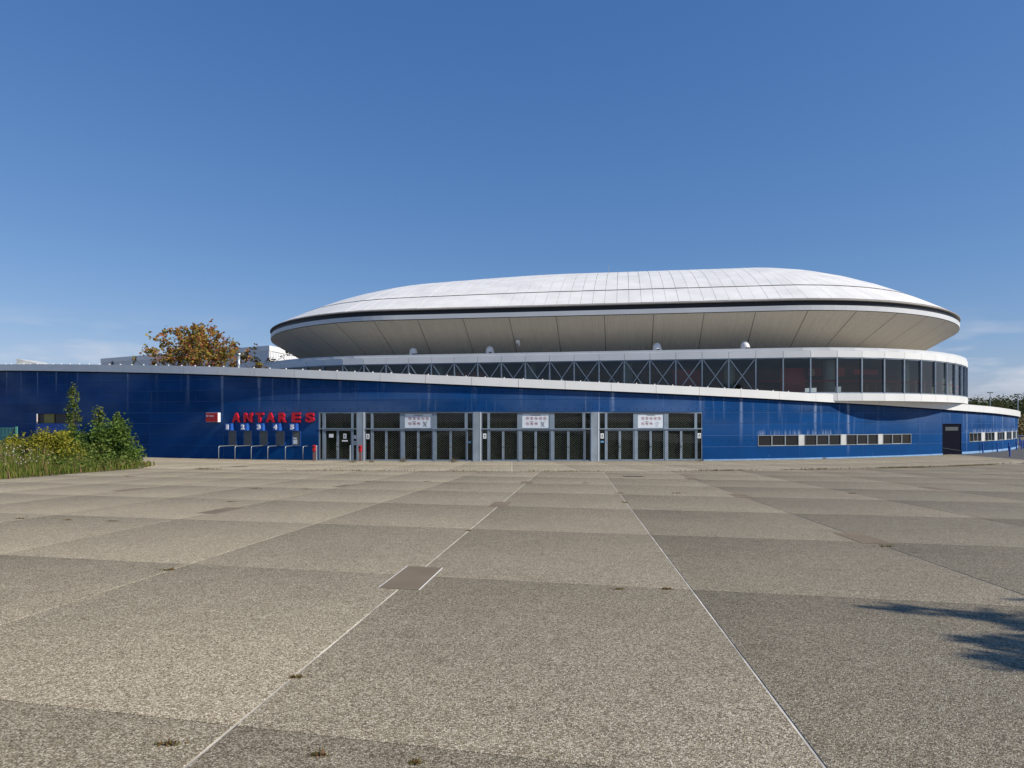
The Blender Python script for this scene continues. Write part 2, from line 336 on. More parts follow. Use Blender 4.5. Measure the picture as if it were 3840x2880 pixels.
def leaf_mesh(name, mat, P, size, elong=1.5, up=0.0):
    """many small leaf-shaped faces at points P (N,3)"""
    N = len(P); size = np.broadcast_to(np.asarray(size, float), (N,))
    a = rng.normal(size=(N, 3)); a[:, 2] = a[:, 2]*0.6 + up; a /= np.linalg.norm(a, axis=1)[:, None]
    b = rng.normal(size=(N, 3)); b -= a*(a*b).sum(1)[:, None]; b /= np.linalg.norm(b, axis=1)[:, None]
    c = np.cross(a, b)*0.18
    L = (size*elong/2)[:, None]; W = (size/2)[:, None]
    V = np.stack([P - a*L, P + b*W + c*W*2, P + a*L, P - b*W + c*W*2], 1).reshape(-1, 3)
    me = bpy.data.meshes.new(name); me.vertices.add(4*N); me.vertices.foreach_set('co', V.ravel())
    me.loops.add(4*N); me.loops.foreach_set('vertex_index', np.arange(4*N, dtype=np.int32))
    me.polygons.add(N); me.polygons.foreach_set('loop_start', np.arange(0, 4*N, 4, dtype=np.int32)); me.polygons.foreach_set('loop_total', np.full(N, 4, np.int32))
    me.materials.append(mat); me.update(calc_edges=True); return me
def blade_mesh(name, mat, P, h, w=0.02, lean=0.35):
    """grass blades: bent triangles strips"""
    N = len(P); h = np.broadcast_to(np.asarray(h, float), (N,)); t = rng.uniform(0, 2*np.pi, N); ph = rng.uniform(0, 2*np.pi, N)
    ln = rng.normal(0, lean, N)*h
    d = np.stack([np.cos(t), np.sin(t), 0*t], 1)*w*(0.6+0.8*rng.random(N))[:, None]
    mid = P + np.stack([np.cos(ph)*ln*0.35, np.sin(ph)*ln*0.35, h*0.6], 1)
    tip = P + np.stack([np.cos(ph)*ln, np.sin(ph)*ln, h*(1-0.15*np.abs(ln/h))], 1)
    V = np.stack([P-d, P+d, mid+d*0.7, mid-d*0.7, tip], 1).reshape(-1, 3)
    me = bpy.data.meshes.new(name); me.vertices.add(5*N); me.vertices.foreach_set('co', V.ravel())
    i = np.arange(N)[:, None]*5
    idx = np.concatenate([i+0, i+1, i+2, i+3, i+3, i+2, i+4], 1).ravel()
    me.loops.add(7*N); me.loops.foreach_set('vertex_index', idx.astype(np.int32))
    ls = (np.arange(N)[:, None]*7 + np.array([[0, 4]])).ravel(); lt = np.tile([4, 3], N)
    me.polygons.add(2*N); me.polygons.foreach_set('loop_start', ls.astype(np.int32)); me.polygons.foreach_set('loop_total', lt.astype(np.int32))
    me.materials.append(mat); me.update(calc_edges=True); return me

# ------------------------------------------------------------------ ground shape
YAW = R_(5.44); DX, DY = math.sin(YAW), math.cos(YAW); RX, RY = math.cos(YAW), -math.sin(YAW)
def gz(x, y):                                   # plaza falls gently towards the arena, then levels out
    w = max(x*DX + y*DY, -12)
    p = 1.17*(1 - w/46.0)
    return 0.05*math.log1p(math.exp(max(min(p/0.05, 60), -60)))
CX, CY, RW = 0.0, 111.0, 65.0                   # centre and radius of the curved blue wall
TH0 = math.asin(22/65.0); S0 = RW*TH0
C2 = (-22 + 90*math.sin(TH0), CY - RW*math.cos(TH0) + 90*math.cos(TH0))
def wall(s, o=0.0):                             # point on the wall at arc length s, o metres outwards
    if s >= -S0: t = s/RW; c = (CX, CY); r = RW
    else: t = -TH0 + (s+S0)/90.0; c = C2; r = 90.0
    return (c[0] + (r+o)*math.sin(t), c[1] - (r+o)*math.cos(t))
def s_px(px, lo=-75.0, hi=60.0):                # arc length at which the wall crosses a bearing
    k = (px-1920)/F
    for _ in range(60):
        m = (lo+hi)/2; x, y = wall(m)
        if x/y < k: lo = m
        else: hi = m
    return (lo+hi)/2
def drain_r(x, y):
    t = math.atan2(x-CX, CY-y); return 78.6 - 5.5*max(0.0, min(1.0, (t-0.05)/0.45))**1.3
def plaza_pt(u, w): w = w - 0.14*u; return (u*RX + w*DX, u*RY + w*DY)
def clip(poly, f):
    outp = []
    for i in range(len(poly)):
        a, b = poly[i], poly[(i+1) % len(poly)]; fa, fb = f(a), f(b)
        if fa >= 0: outp.append(a)
        if (fa >= 0) != (fb >= 0):
            t = fa/(fa-fb); outp.append((a[0]+(b[0]-a[0])*t, a[1]+(b[1]-a[1])*t))
    return outp
XL, XR = -18.5, 35.6

# terrain sheet to the horizon
def lines(a): return sorted(set([-4000, -1500, -600, -300, -180, -120] + list(np.arange(-90, 91, 6.0)) + [120, 180, 300, 600, 1500, 4000]))
xs = lines(0); ys = [-1500, -300, -90] + list(np.arange(-60, 61, 4.0)) + [70, 90, 130, 200, 400, 900, 2000, 6000]
mb = MB(); nx = len(xs)
mb.v = [(x, y, gz(x, y)-0.11) for y in ys for x in xs]
for j in range(len(ys)-1):
    for i in range(nx-1):
        a = j*nx+i; mb.f.append((a, a+1, a+nx+1, a+nx)); mb.uv.append([(0, 0)]*4); mb.uv2.append([(0, 0)]*4)
tag(mb.build('ground', M_EARTH), kind='structure')
# plaza bed under the slabs
px_ = [XL + (XR-XL)*i/18 for i in range(19)]; py_ = [-14 + 3.0*j for j in range(26)]
mb = MB(); mb.v = [(x, y, gz(x, y)-0.004) for y in py_ for x in px_]
for j in range(len(py_)-1):
    for i in range(18):
        x, y = (px_[i]+px_[i+1])/2, (py_[j]+py_[j+1])/2
        if math.hypot(x-CX, y-CY) < 63.5: continue
        a = j*19+i; mb.f.append((a, a+1, a+20, a+19)); mb.uv.append([(0, 0)]*4); mb.uv2.append([(0, 0)]*4)
plaza = mb.build('plaza', M_MORTAR); tag(plaza, kind='structure')

def slab(name, poly, mat=M_SLAB, thick=0.05, lift=0.0, uvq=None, parent=plaza):
    m = MB(); top = [(x, y, gz(x, y)+lift) for x, y in poly]
    if uvq is None: uvq = [(0.5, 0.5)]*len(poly)
    m.quad(top, uvq)
    for i in range(len(top)):
        a, b = top[i], top[(i+1) % len(top)]
        m.quad([(a[0], a[1], a[2]-thick), (b[0], b[1], b[2]-thick), b, a], [uvq[i]]*4)
    return m.build(name, mat, parent, uv=True)
U = [-7.4, -4.62, -1.79, 1.125, 4.3, 7.68]
while U[0] > -34: U.insert(0, U[0]-2.8)
while U[-1] < 46: U.append(U[-1]+3.3)
Wl = [-0.78+4.03*k for k in range(0, 15)]
GU, GW = 0.008, 0.004
for j in range(len(Wl)-1):
    for i in range(len(U)-1):
        ga, gb = (0.0095 if U[i] in (-1.79, 1.125) else GU), (0.0095 if U[i+1] in (-1.79, 1.125) else GU)
        u0, u1, w0, w1 = U[i]+ga, U[i+1]-gb, Wl[j]+GW, Wl[j+1]-GW
        q = [plaza_pt(u0, w0), plaza_pt(u1, w0), plaza_pt(u1, w1), plaza_pt(u0, w1)]
        cxy = (sum(p[0] for p in q)/4, sum(p[1] for p in q)/4)
        if abs(cxy[0]) > 0.80*cxy[1]+5: continue          # far outside the view
        q = clip(q, lambda p: math.hypot(p[0]-CX, p[1]-CY) - drain_r(*p) - 0.10)
        q = clip(q, lambda p: p[0]-XL) if q else q
        q = clip(q, lambda p: XR-p[0]) if q else q
        if len(q) < 3: continue
        area = abs(sum(q[k][0]*q[(k+1) % len(q)][1]-q[(k+1) % len(q)][0]*q[k][1] for k in range(len(q))))/2
        if area < 0.15: continue
        uvq = []
        for x, y in q:
            u = x*RX + y*RY; w = x*DX + y*DY + 0.14*u; uvq.append(((u-U[i])/(U[i+1]-U[i]), (w-Wl[j])/4.03))
        slab('paving_slab', q, uvq=uvq)
# apron between the drain and the wall
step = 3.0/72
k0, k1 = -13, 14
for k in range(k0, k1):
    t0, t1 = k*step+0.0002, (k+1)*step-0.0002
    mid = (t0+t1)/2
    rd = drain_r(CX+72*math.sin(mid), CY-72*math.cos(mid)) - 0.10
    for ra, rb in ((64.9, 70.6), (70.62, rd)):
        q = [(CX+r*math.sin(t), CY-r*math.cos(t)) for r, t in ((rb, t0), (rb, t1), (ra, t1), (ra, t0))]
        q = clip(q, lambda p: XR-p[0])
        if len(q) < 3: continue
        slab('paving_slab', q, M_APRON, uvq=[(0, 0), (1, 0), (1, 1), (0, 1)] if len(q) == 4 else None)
# slotted drain following the wall
m = MB()
ts = [(-0.62 + 1.2*i/60) for i in range(61)]
def ringpt(t, o):
    x, y = CX+76*math.sin(t), CY-76*math.cos(t); r = drain_r(x, y)+o
    x, y = CX+r*math.sin(t), CY-r*math.cos(t); return (x, y, gz(x, y)-0.001)
for a, b in zip(ts[:-1], ts[1:]):
    m.quad([ringpt(a, 0.09), ringpt(b, 0.09), ringpt(b, -0.09), ringpt(a, -0.09)])
tag(m.build('drain_channel', M_SLOT), kind='structure')
# brown inset plates let into the joints, with pale edging strips
for u, w in [(-1.79, 7.2), (-1.79, 15.75), (-1.79, 24.0), (4.3, 11.75), (4.3, 19.75), (4.3, 28.0), (-7.4, 12.9), (-7.4, 20.6), (-13.0, 17.4), (10.98, 24.4)]:
    hw, hl = 0.21, 0.60
    q = [plaza_pt(u+a*hw, w+0.14*0+b*hl) for a, b in ((-1, -1), (1, -1), (1, 1), (-1, 1))]
    ins = slab('paving_inset', q, M_INSET, 0.05, 0.004)
    for sgn in ((-1, 1) if w < 8 else ()):
        q = [plaza_pt(u+sgn*(hw+0.004)+a*0.004, w+b*hl) for a, b in ((-1, -1), (1, -1), (1, 1), (-1, 1))]
        slab('edging_strip', q, M_STRIP, 0.05, 0.005, parent=ins)
# dark access covers
for x, y in [(8.6, 43.6), (-14.5, 37.2), (4.9, 28.3)]:
    a = 0.42; slab('access_cover', [(x-a, y-0.3), (x+a, y-0.3), (x+a, y+0.3), (x-a, y+0.3)], M_SLOT, 0.04, 0.003)
# asphalt forecourt beyond the plaza
m = MB()
for ya, yb in zip(range(-10, 150, 10), range(0, 160, 10)):
    for xa, xb in ((XR+0.01, 50), (50, 70), (70, 110)):
        m.quad([(x, y, gz(x, y)-0.02) for x, y in ((xa, ya), (xb, ya), (xb, yb), (xa, yb))])
tag(m.build('asphalt_forecourt', M_ASPH), kind='structure')

# ------------------------------------------------------------------ arena: blue wall
ARENA = thing('arena', 'blue walled sports arena with glazed gallery and white saucer shaped roof', 'arena', (9.0, 82.0, 0.0))
FT = [(0, 7.22), (226, 6.72), (452, 6.38), (678, 6.12), (995, 5.76), (1255, 5.49), (1499, 5.27), (1774, 5.03), (1951, 4.89), (2293, 4.66), (2650, 4.40), (2865, 4.24), (3080, 4.04), (3242, 3.92), (3511, 3.64), (3600, 3.52), (3726, 3.37), (3775, 3.24)]
FS = [(s_px(p), z) for p, z in FT]; FS = [(-76, FS[0][1]+0.9)] + FS + [(75, 2.9), (112, 2.8)]
def zf(s):
    for (a, za), (b, zb) in zip(FS[:-1], FS[1:]):
        if a <= s <= b: return za + (zb-za)*(s-a)/(b-a)
    return FS[0][1] if s < FS[0][0] else FS[-1][1]
def zfs(s): return sum(zf(s+d) for d in (-3, -2, -1, 0, 1, 2, 3))/7
COURSE = [0.0, 0.95, 1.72, 2.50, 3.30, 4.09, 4.87, 5.65, 6.43, 7.2, 8.0]
SMIN, SMAX = -75.0, 110.0
jp = [s_px(p) for p in (60, 290, 560, 838, 1098, 1342, 1789, 2219, 2634, 3000, 3240, 3445)]
sd0, sd1 = s_px(3534), s_px(3606)
jp += [sd0, sd1]
far = sd1
while far < SMAX-3: far += 3.4; jp.append(far)
b0 = jp[0]
while b0 > SMIN+6: b0 -= 6; jp.insert(0, b0)
D0, D1 = s_px(1195), s_px(2634)
WG = [(2842, 2995), (3016, 3153), (3173, 3293), (3310, 3416)]
WS = [(s_px(a), s_px(b)) for a, b in WG]
WN0 = s_px(3634); WFAR = [(WN0+3.4*k, WN0+3.4*k+2.55) for k in range(7)]
LW0, LW1 = s_px(135), s_px(300)
holes = {0: [(D0, D1), (sd0, sd1)], 1: [(D0, D1), (sd0, sd1), (WS[0][0], WS[-1][1]), (WFAR[0][0], WFAR[-1][1])], 2: [(D0, D1), (sd0, sd1)], 3: [(D0, D1), (LW0, LW1)]}
def intervals(c):
    pts = sorted(set([SMIN] + jp + [SMAX])); iv = list(zip(pts[:-1], pts[1:]))
    for h0, h1 in holes.get(c, []):
        nv = []
        for a, b in iv:
            if b <= h0 or a >= h1: nv.append((a, b)); continue
            if a < h0: nv.append((a, h0))
            if b > h1: nv.append((h1, b))
        iv = nv
    return [(a, b) for a, b in iv if b-a > 0.08]
bw = MB(); bw.quad([wall(SMIN, -0.5)+(0.0,), wall(SMIN, -0.5)+(0.1,), wall(SMIN, -0.6)+(0.1,)])
back = MB()
def sub(a, b, d=1.6):
    n = max(1, int(math.ceil((b-a)/d))); return [a+(b-a)*i/n for i in range(n+1)]
WALL = None
panels = []
for c in range(len(COURSE)-1):
    for a, b in intervals(c):
        z0, z1 = COURSE[c], COURSE[c+1]
        if z0 > max(zfs(a), zfs(b)) + 0.02: continue
        g = 0.021
        m = MB(); pts = sub(a+g, b-g)
        zt = lambda s: min(z1-g, zfs(s)+0.15)
        zb = z0+g if c else -0.05
        for s0, s1 in zip(pts[:-1], pts[1:]):
            p0, p1 = wall(s0), wall(s1); t0, t1 = max(zt(s0), zb+0.01), max(zt(s1), zb+0.01)
            U0 = [(s0, zb), (s1, zb), (s1, t1), (s0, t1)]; U2 = [(s0, zfs(s0)-zb), (s1, zfs(s1)-zb), (s1, zfs(s1)-t1), (s0, zfs(s0)-t1)]
            m.quad([p0+(zb,), p1+(zb,), p1+(t1,), p0+(t1,)], U0, U2)
            q0, q1 = wall(s0, -0.05), wall(s1, -0.05)
            m.quad([p0+(t0,), p1+(t1,), q1+(t1,), q0+(t0,)], [U0[3], U0[2], U0[2], U0[3]], [U2[3], U2[2], U2[2], U2[3]])
            m.quad([q0+(zb,), q1+(zb,), p1+(zb,), p0+(zb,)], [U0[0], U0[1], U0[1], U0[0]], [U2[0], U2[1], U2[1], U2[0]])
            bb0, bb1 = wall(s0-0.03, -0.012), wall(s1+0.03, -0.012)
            za, zc = zb-0.03, max(t0, t1)+0.03
            back.quad([bb0+(za,), bb1+(za,), bb1+(zc,), bb0+(zc,)])
        for se, sg in ((pts[0], 1), (pts[-1], -1)):
            p, q = wall(se), wall(se, -0.05); t = max(zt(se), zb+0.01)
            m.quad([q+(zb,), p+(zb,), p+(t,), q+(t,)] if sg > 0 else [p+(zb,), q+(zb,), q+(t,), p+(t,)], [(se, zb), (se, zb), (se, t), (se, t)], [(se, 1.5)]*4)
        panels.append((m, a, b, c))
WALL = back.build('wall', M_BACK, ARENA)
for m, a, b, c in panels:
    mat = M_BLUE
    if c == 2 and a >= LW0-0.1 and b <= LW1+0.1: mat = M_BLUEL
    m.build('wall_panel', mat, WALL, uv=True)
# lighter panel under the left window
m = MB()
for s0, s1 in zip(sub(LW0, LW1)[:-1], sub(LW0, LW1)[1:]):
    m.hexa([wall(s0, 0.03)+(1.66,), wall(s1, 0.03)+(1.66,), wall(s1, 0.0)+(1.66,), wall(s0, 0.0)+(1.66,), wall(s0, 0.03)+(2.5,), wall(s1, 0.03)+(2.5,), wall(s1, 0.0)+(2.5,), wall(s0, 0.0)+(2.5,)])
tag(m.build('spandrel_panel', M_BLUEL, WALL), 'lighter mid blue panel below the window behind the shrubs')
# plinth at the right
M_PLIN = simple('pale_blue_plinth', lin(126, 166, 206), 0.8, var=0.2)
for pl, h0 in ((sub(D1+0.05, sd0, 1.6), 0.10), (sub(sd1, SMAX, 1.6), 0.16)):
  m = MB()
  for s0, s1 in zip(pl[:-1], pl[1:]):
    m.hexa([wall(s0, 0.04)+(-0.05,), wall(s1, 0.04)+(-0.05,), wall(s1, 0.0)+(-0.05,), wall(s0, 0.0)+(-0.05,), wall(s0, 0.04)+(h0,), wall(s1, 0.04)+(h0,), wall(s1, 0.0)+(h0,), wall(s0, 0.0)+(h0,)])
  m.build('plinth', M_PLIN, WALL)
# form tie holes, too small to pick out one by one
m = MB()
def dot(s, z, r=0.032):
    p = wall(s, 0.004); t = s/RW; ex = (math.cos(t), math.sin(t))
    m.quad([(p[0]+ex[0]*r*math.cos(a), p[1]+ex[1]*r*math.cos(a), z+r*math.sin(a)) for a in [2*math.pi*k/6 for k in range(6)]])
s = s_px(1040)
while s < 25:
    dot(s, 3.49)
    if s > D1+0.3 or s < D0-0.3:
        if s > D1: dot(s, 1.34) if s < WS[0][0] else None
    if zfs(s) > 4.75: dot(s, 4.62)
    s += 0.6
tag(m.build('tie_holes', M_DARKB, WALL), kind='stuff')

# fascia along the sloping roof edge
FASC = None
m = MB(); pts = sub(SMIN, SMAX, 1.5)
for s0, s1 in zip(pts[:-1], pts[1:]):        # recessed band behind / below the fascia, its shadow put into the dark colour
    a0, a1 = zfs(s0), zfs(s1)
    m.hexa([wall(s0, 0.10)+(a0-0.07,), wall(s1, 0.10)+(a1-0.07,), wall(s1, 0.0)+(a1-0.07,), wall(s0, 0.0)+(a0-0.07,),
            wall(s0, 0.10)+(a0+0.45,), wall(s1, 0.10)+(a1+0.45,), wall(s1, 0.0)+(a1+0.45,), wall(s0, 0.0)+(a0+0.45,)])
FASC = m.build('fascia', M_DARKB, ARENA)
FW = 3.05; s = -304.43 % FW - FW*25
s = -(304.43 - FW*75) ; s = -75.68
sj = s_px(1770); s = sj - FW*math.floor((sj-SMIN)/FW)
while s < SMAX-FW:
    m = MB(); pts = sub(s+0.012, s+FW-0.012, 1.05)
    for s0, s1 in zip(pts[:-1], pts[1:]):
        a0, a1 = zfs(s0), zfs(s1); h = 0.55
        o = 0.24
        m.hexa([wall(s0, o)+(a0,), wall(s1, o)+(a1,), wall(s1, 0.12)+(a1,), wall(s0, 0.12)+(a0,),
                wall(s0, o)+(a0+h,), wall(s1, o)+(a1+h,), wall(s1, -0.25)+(a1+h,), wall(s0, -0.25)+(a0+h,)])
    m.build('fascia_panel', M_FASC, FASC); s += FW
# lightning conductor studs on the coping
m = MB(); s = -48
while s < 20:
    p = wall(s, 0.15); z = zfs(s)+0.55; m.box(p[0]-0.035, p[0]+0.035, p[1]-0.035, p[1]+0.035, z-0.01, z+0.07); s += 1.25
tag(m.build('conductor_studs', M_BOXW, FASC), kind='stuff')
# roof deck behind the fascia
m = MB(); pts = sub(SMIN, SMAX, 3)
for s0, s1 in zip(pts[:-1], pts[1:]):
    a0, a1 = zfs(s0)+0.42, zfs(s1)+0.42
    m.quad([wall(s0, -0.2)+(a0,), wall(s1, -0.2)+(a1,), wall(s1, -5.0)+(min(a1, 4.1) if s1 > 0 else a1,), wall(s0, -5.0)+(min(a0, 4.1) if s0 > 0 else a0,)])
m.build('roof_deck', M_DARK, ARENA)

# ------------------------------------------------------------------ doors
def frame_at(p0, p1):                           # local frame on a chord of the wall: x along, y inwards, z up
    ex = Vector((p1[0]-p0[0], p1[1]-p0[1], 0)); W = ex.length; ex.normalize(); ey = Vector((-ex.y, ex.x, 0))
    def fr(x, y, z): return (p0[0]+ex.x*x+ey.x*y, p0[1]+ex.y*x+ey.y*y, z)
    return fr, W
def grille(fr, x0, x1, z0, z1, y, parent):
    """diamond roller grille behind the glass"""
    m = MB(); px, pz = 0.19, 0.135; r = 0.0068
    def seg(a, b):
        # clip to the rectangle
        (xa, za), (xb, zb) = a, b; t0, t1 = 0.0, 1.0
        for pv, q, lo, hi in ((xa, xb-xa, x0, x1), (za, zb-za, z0, z1)):
            if abs(q) < 1e-9: continue
            u, v = (lo-pv)/q, (hi-pv)/q
            if u > v: u, v = v, u
            t0, t1 = max(t0, u), min(t1, v)
        if t1-t0 < 0.02: return
        A = (xa+(xb-xa)*t0, za+(zb-za)*t0); B = (xa+(xb-xa)*t1, za+(zb-za)*t1)
        d = math.hypot(B[0]-A[0], B[1]-A[1]); n_ = (-(B[1]-A[1])/d*r, (B[0]-A[0])/d*r)
        m.hexa([fr(A[0]-n_[0], y, A[1]-n_[1]), fr(B[0]-n_[0], y, B[1]-n_[1]), fr(B[0]-n_[0], y+0.012, B[1]-n_[1]), fr(A[0]-n_[0], y+0.012, A[1]-n_[1]),
                fr(A[0]+n_[0], y, A[1]+n_[1]), fr(B[0]+n_[0], y, B[1]+n_[1]), fr(B[0]+n_[0], y+0.012, B[1]+n_[1]), fr(A[0]+n_[0], y+0.012, A[1]+n_[1])])
    H = z1-z0; Wd = x1-x0; k = -int(H/pz)-2
    sl = pz/px
    i = -int(H/pz)-2
    while i*px < Wd + 0.2:
        xs_ = x0 + i*px; seg((xs_, z0), (xs_+H/sl, z1)); i += 1
    i = -1
    while i*px < Wd + H/sl + 0.2:
        xs_ = x0 + i*px; seg((xs_, z0), (xs_-H/sl, z1)); i += 1
    tag(m.build('grille', M_GRIL, parent), kind='stuff')
TR = 2.17; TOP = 3.27
def rect_frame(m, fr, x0, x1, z0, z1, w, y0, y1, wb=None):
    wb = wb or w
    m.box(x0, x0+w, y0, y1, z0, z1, fr); m.box(x1-w, x1, y0, y1, z0, z1, fr)
    m.box(x0+w, x1-w, y0, y1, z1-w, z1, fr); m.box(x0+w, x1-w, y0, y1, z0, z0+wb, fr)
def pane(fr, x0, x1, z0, z1, y, parent, mat):
    m = MB(); m.box(x0, x1, y, y+0.012, z0, z1, fr); return m.build('pane', mat, parent)
def leaf(fr, x0, x1, hinge_left, parent=ARENA):
    m = MB(); rect_frame(m, fr, x0, x1, 0.035, TR-0.06, 0.072, 0.05, 0.11, 0.10)
    d = m.build('door', M_FRAME, parent)
    pane(fr, x0+0.07, x1-0.07, 0.13, TR-0.13, 0.075, d, M_DGLASS)
    grille(fr, x0+0.07, x1-0.07, 0.04, TR-0.12, 0.17, d)
    xh = x1-0.035 if hinge_left else x0+0.035
    h = MB(); h.tube([fr(xh, -0.03, 0.72), fr(xh, -0.03, 1.28)], 0.014, 6)
    for z in (0.8, 1.2): h.tube([fr(xh, 0.06, z), fr(xh, -0.03, z)], 0.011, 6)
    h.build('handle', M_GALV, d)
    k = MB(); k.box(xh-0.03, xh+0.03, 0.035, 0.05, 0.92, 1.02, fr); k.build('lock_plate', M_BLACKP, d)
    return d
def notice(fr, x, z, w, h, parent, y=0.045, mat=M_PAPER, picto=True):
    m = MB(); m.box(x-w/2, x+w/2, y, y+0.006, z-h/2, z+h/2, fr); o = m.build('notice', mat, parent)
    if picto:
        k = MB()
        k.quad([fr(x-w*0.28, y-0.003, z), fr(x+w*0.28, y-0.003, z), fr(x, y-0.003, z+h*0.36)])
        for q in range(3): k.box(x-w*0.3, x+w*0.3, y-0.004, y-0.001, z-h*(0.12+0.11*q), z-h*(0.08+0.11*q), fr)
        k.build('print', M_INK, parent)
    return o
boards = []
def door_group(px0, px1, kind):
    s0, s1 = s_px(px0), s_px(px1)
    fr, W = frame_at(wall(s0), wall(s1))
    if kind == 'triple':
        k = W/1395.0; X = lambda v: (v-720)*k
        mull = [(720, 733), (800, 832), (1178, 1240), (1590, 1652), (2008, 2044), (2105, 2115)]
        fans = [(733, 800), (832, 1178), (1240, 1590), (1652, 2008), (2044, 2105)]
        leaves = [(822, 1000, 1), (1000, 1192, 0), (1226, 1413, 1), (1413, 1604, 0), (1636, 1828, 1), (1828, 2034, 0)]
        posts = [(720, 733), (800, 820), (1193, 1225), (1605, 1635), (2035, 2046), (2105, 2115)]
        sides = [(733, 800), (2046, 2105)]
    else:
        k = W/495.0; X = lambda v: (v-125)*k
        mull = [(125, 141), (172, 212), (545, 578), (612, 620)]
        fans = [(141, 172), (212, 545), (578, 612)]
        leaves = [(202, 370, 1), (370, 552, 0)]; posts = [(125, 141), (172, 201), (553, 578), (612, 620)]
        sides = [(141, 172), (578, 612)]
    F_ = MB()
    for a, b in mull: F_.box(X(a), X(b), 0.02, 0.12, TR+0.035, TOP-0.06, fr)
    for a, b in posts: F_.box(X(a), X(b), 0.02, 0.12, 0.0, TR-0.035, fr)
    F_.box(0, W, 0.02, 0.12, TOP-0.06, TOP+0.03, fr)
    F_.box(0, W, -0.04, 0.13, TR-0.035, TR+0.035, fr)
    for a, b in sides: F_.box(X(a), X(b), 0.03, 0.11, 0.0, 0.12, fr)
    F_.box(0, W, 0.02, 0.14, -0.05, 0.02, fr)
    froot = F_.build('door_frame', M_FRAME, ARENA)
    for i, (a, b) in enumerate(fans):
        if kind == 'triple' and i == 2: continue
        pane(fr, X(a), X(b), TR+0.03, TOP-0.05, 0.07, froot, M_DGLASS)
        grille(fr, X(a), X(b), TR+0.03, TOP-0.05, 0.17, froot)
    for a, b in sides:
        pane(fr, X(a), X(b), 0.1, TR-0.03, 0.07, froot, M_DGLASS)
        grille(fr, X(a), X(b), 0.05, TR-0.03, 0.17, froot)
    for a, b, hl in leaves: leaf(fr, X(a)+0.006, X(b)-0.006, hl)
    return fr, X, W, froot
gA = door_group(1195, 1338, 'single'); gB = door_group(1367, 1774, 'triple'); gC = door_group(1804, 2216, 'triple'); gD = door_group(2246, 2634, 'triple')
fr, X, W, ro = gA
notice(fr, X(285), 1.70, 0.32, 0.24, ro, picto=False); notice(fr, X(462), 1.68, 0.22, 0.33, ro); notice(fr, X(462), 1.36, 0.42, 0.09, ro, picto=False)
notice(fr, X(594), 1.62, 0.15, 0.24, ro, picto=False); notice(fr, X(594), 1.22, 0.15, 0.26, ro)
fr, X, W, ro = gB; notice(fr, X(760), 1.66, 0.22, 0.34, ro); notice(fr, X(2072), 1.30, 0.17, 0.13, ro, mat=M_STICK, picto=False)
fr, X, W, ro = gC; notice(fr, X(766), 1.70, 0.22, 0.34, ro)
fr, X, W, ro = gD; notice(fr, X(766), 1.70, 0.22, 0.34, ro); notice(fr, X(766), 1.32, 0.22, 0.12, ro, mat=M_STICK, picto=False); notice(fr, X(2076), 1.70, 0.24, 0.34, ro)
def pillar(pa, pb):
    fr, W = frame_at(wall(s_px(pa)), wall(s_px(pb)))
    m = MB(); m.box(0.004, W-0.004, -0.03, 0.4, -0.05, TOP+0.02, fr); o = m.build('pillar', M_PILLAR, ARENA)
    e = MB(); e.box(W-0.07, W-0.003, -0.045, -0.031, 0.0, TOP, fr); e.build('corner_trim', M_ALU, o)
pillar(1338, 1367); pillar(1774, 1804); pillar(2216, 2246)
# foyer behind the doors
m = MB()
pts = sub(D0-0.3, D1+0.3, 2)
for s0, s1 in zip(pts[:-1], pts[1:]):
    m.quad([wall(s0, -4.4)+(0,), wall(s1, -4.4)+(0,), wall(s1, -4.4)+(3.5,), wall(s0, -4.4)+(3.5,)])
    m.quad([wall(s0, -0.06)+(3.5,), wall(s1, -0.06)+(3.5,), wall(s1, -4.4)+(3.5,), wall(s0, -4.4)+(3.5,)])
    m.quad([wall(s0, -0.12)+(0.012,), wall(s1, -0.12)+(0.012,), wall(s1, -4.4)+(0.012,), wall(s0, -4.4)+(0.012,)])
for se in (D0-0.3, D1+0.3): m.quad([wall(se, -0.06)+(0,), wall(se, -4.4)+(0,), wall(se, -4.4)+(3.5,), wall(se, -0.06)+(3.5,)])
m.build('foyer', M_FOY, ARENA)

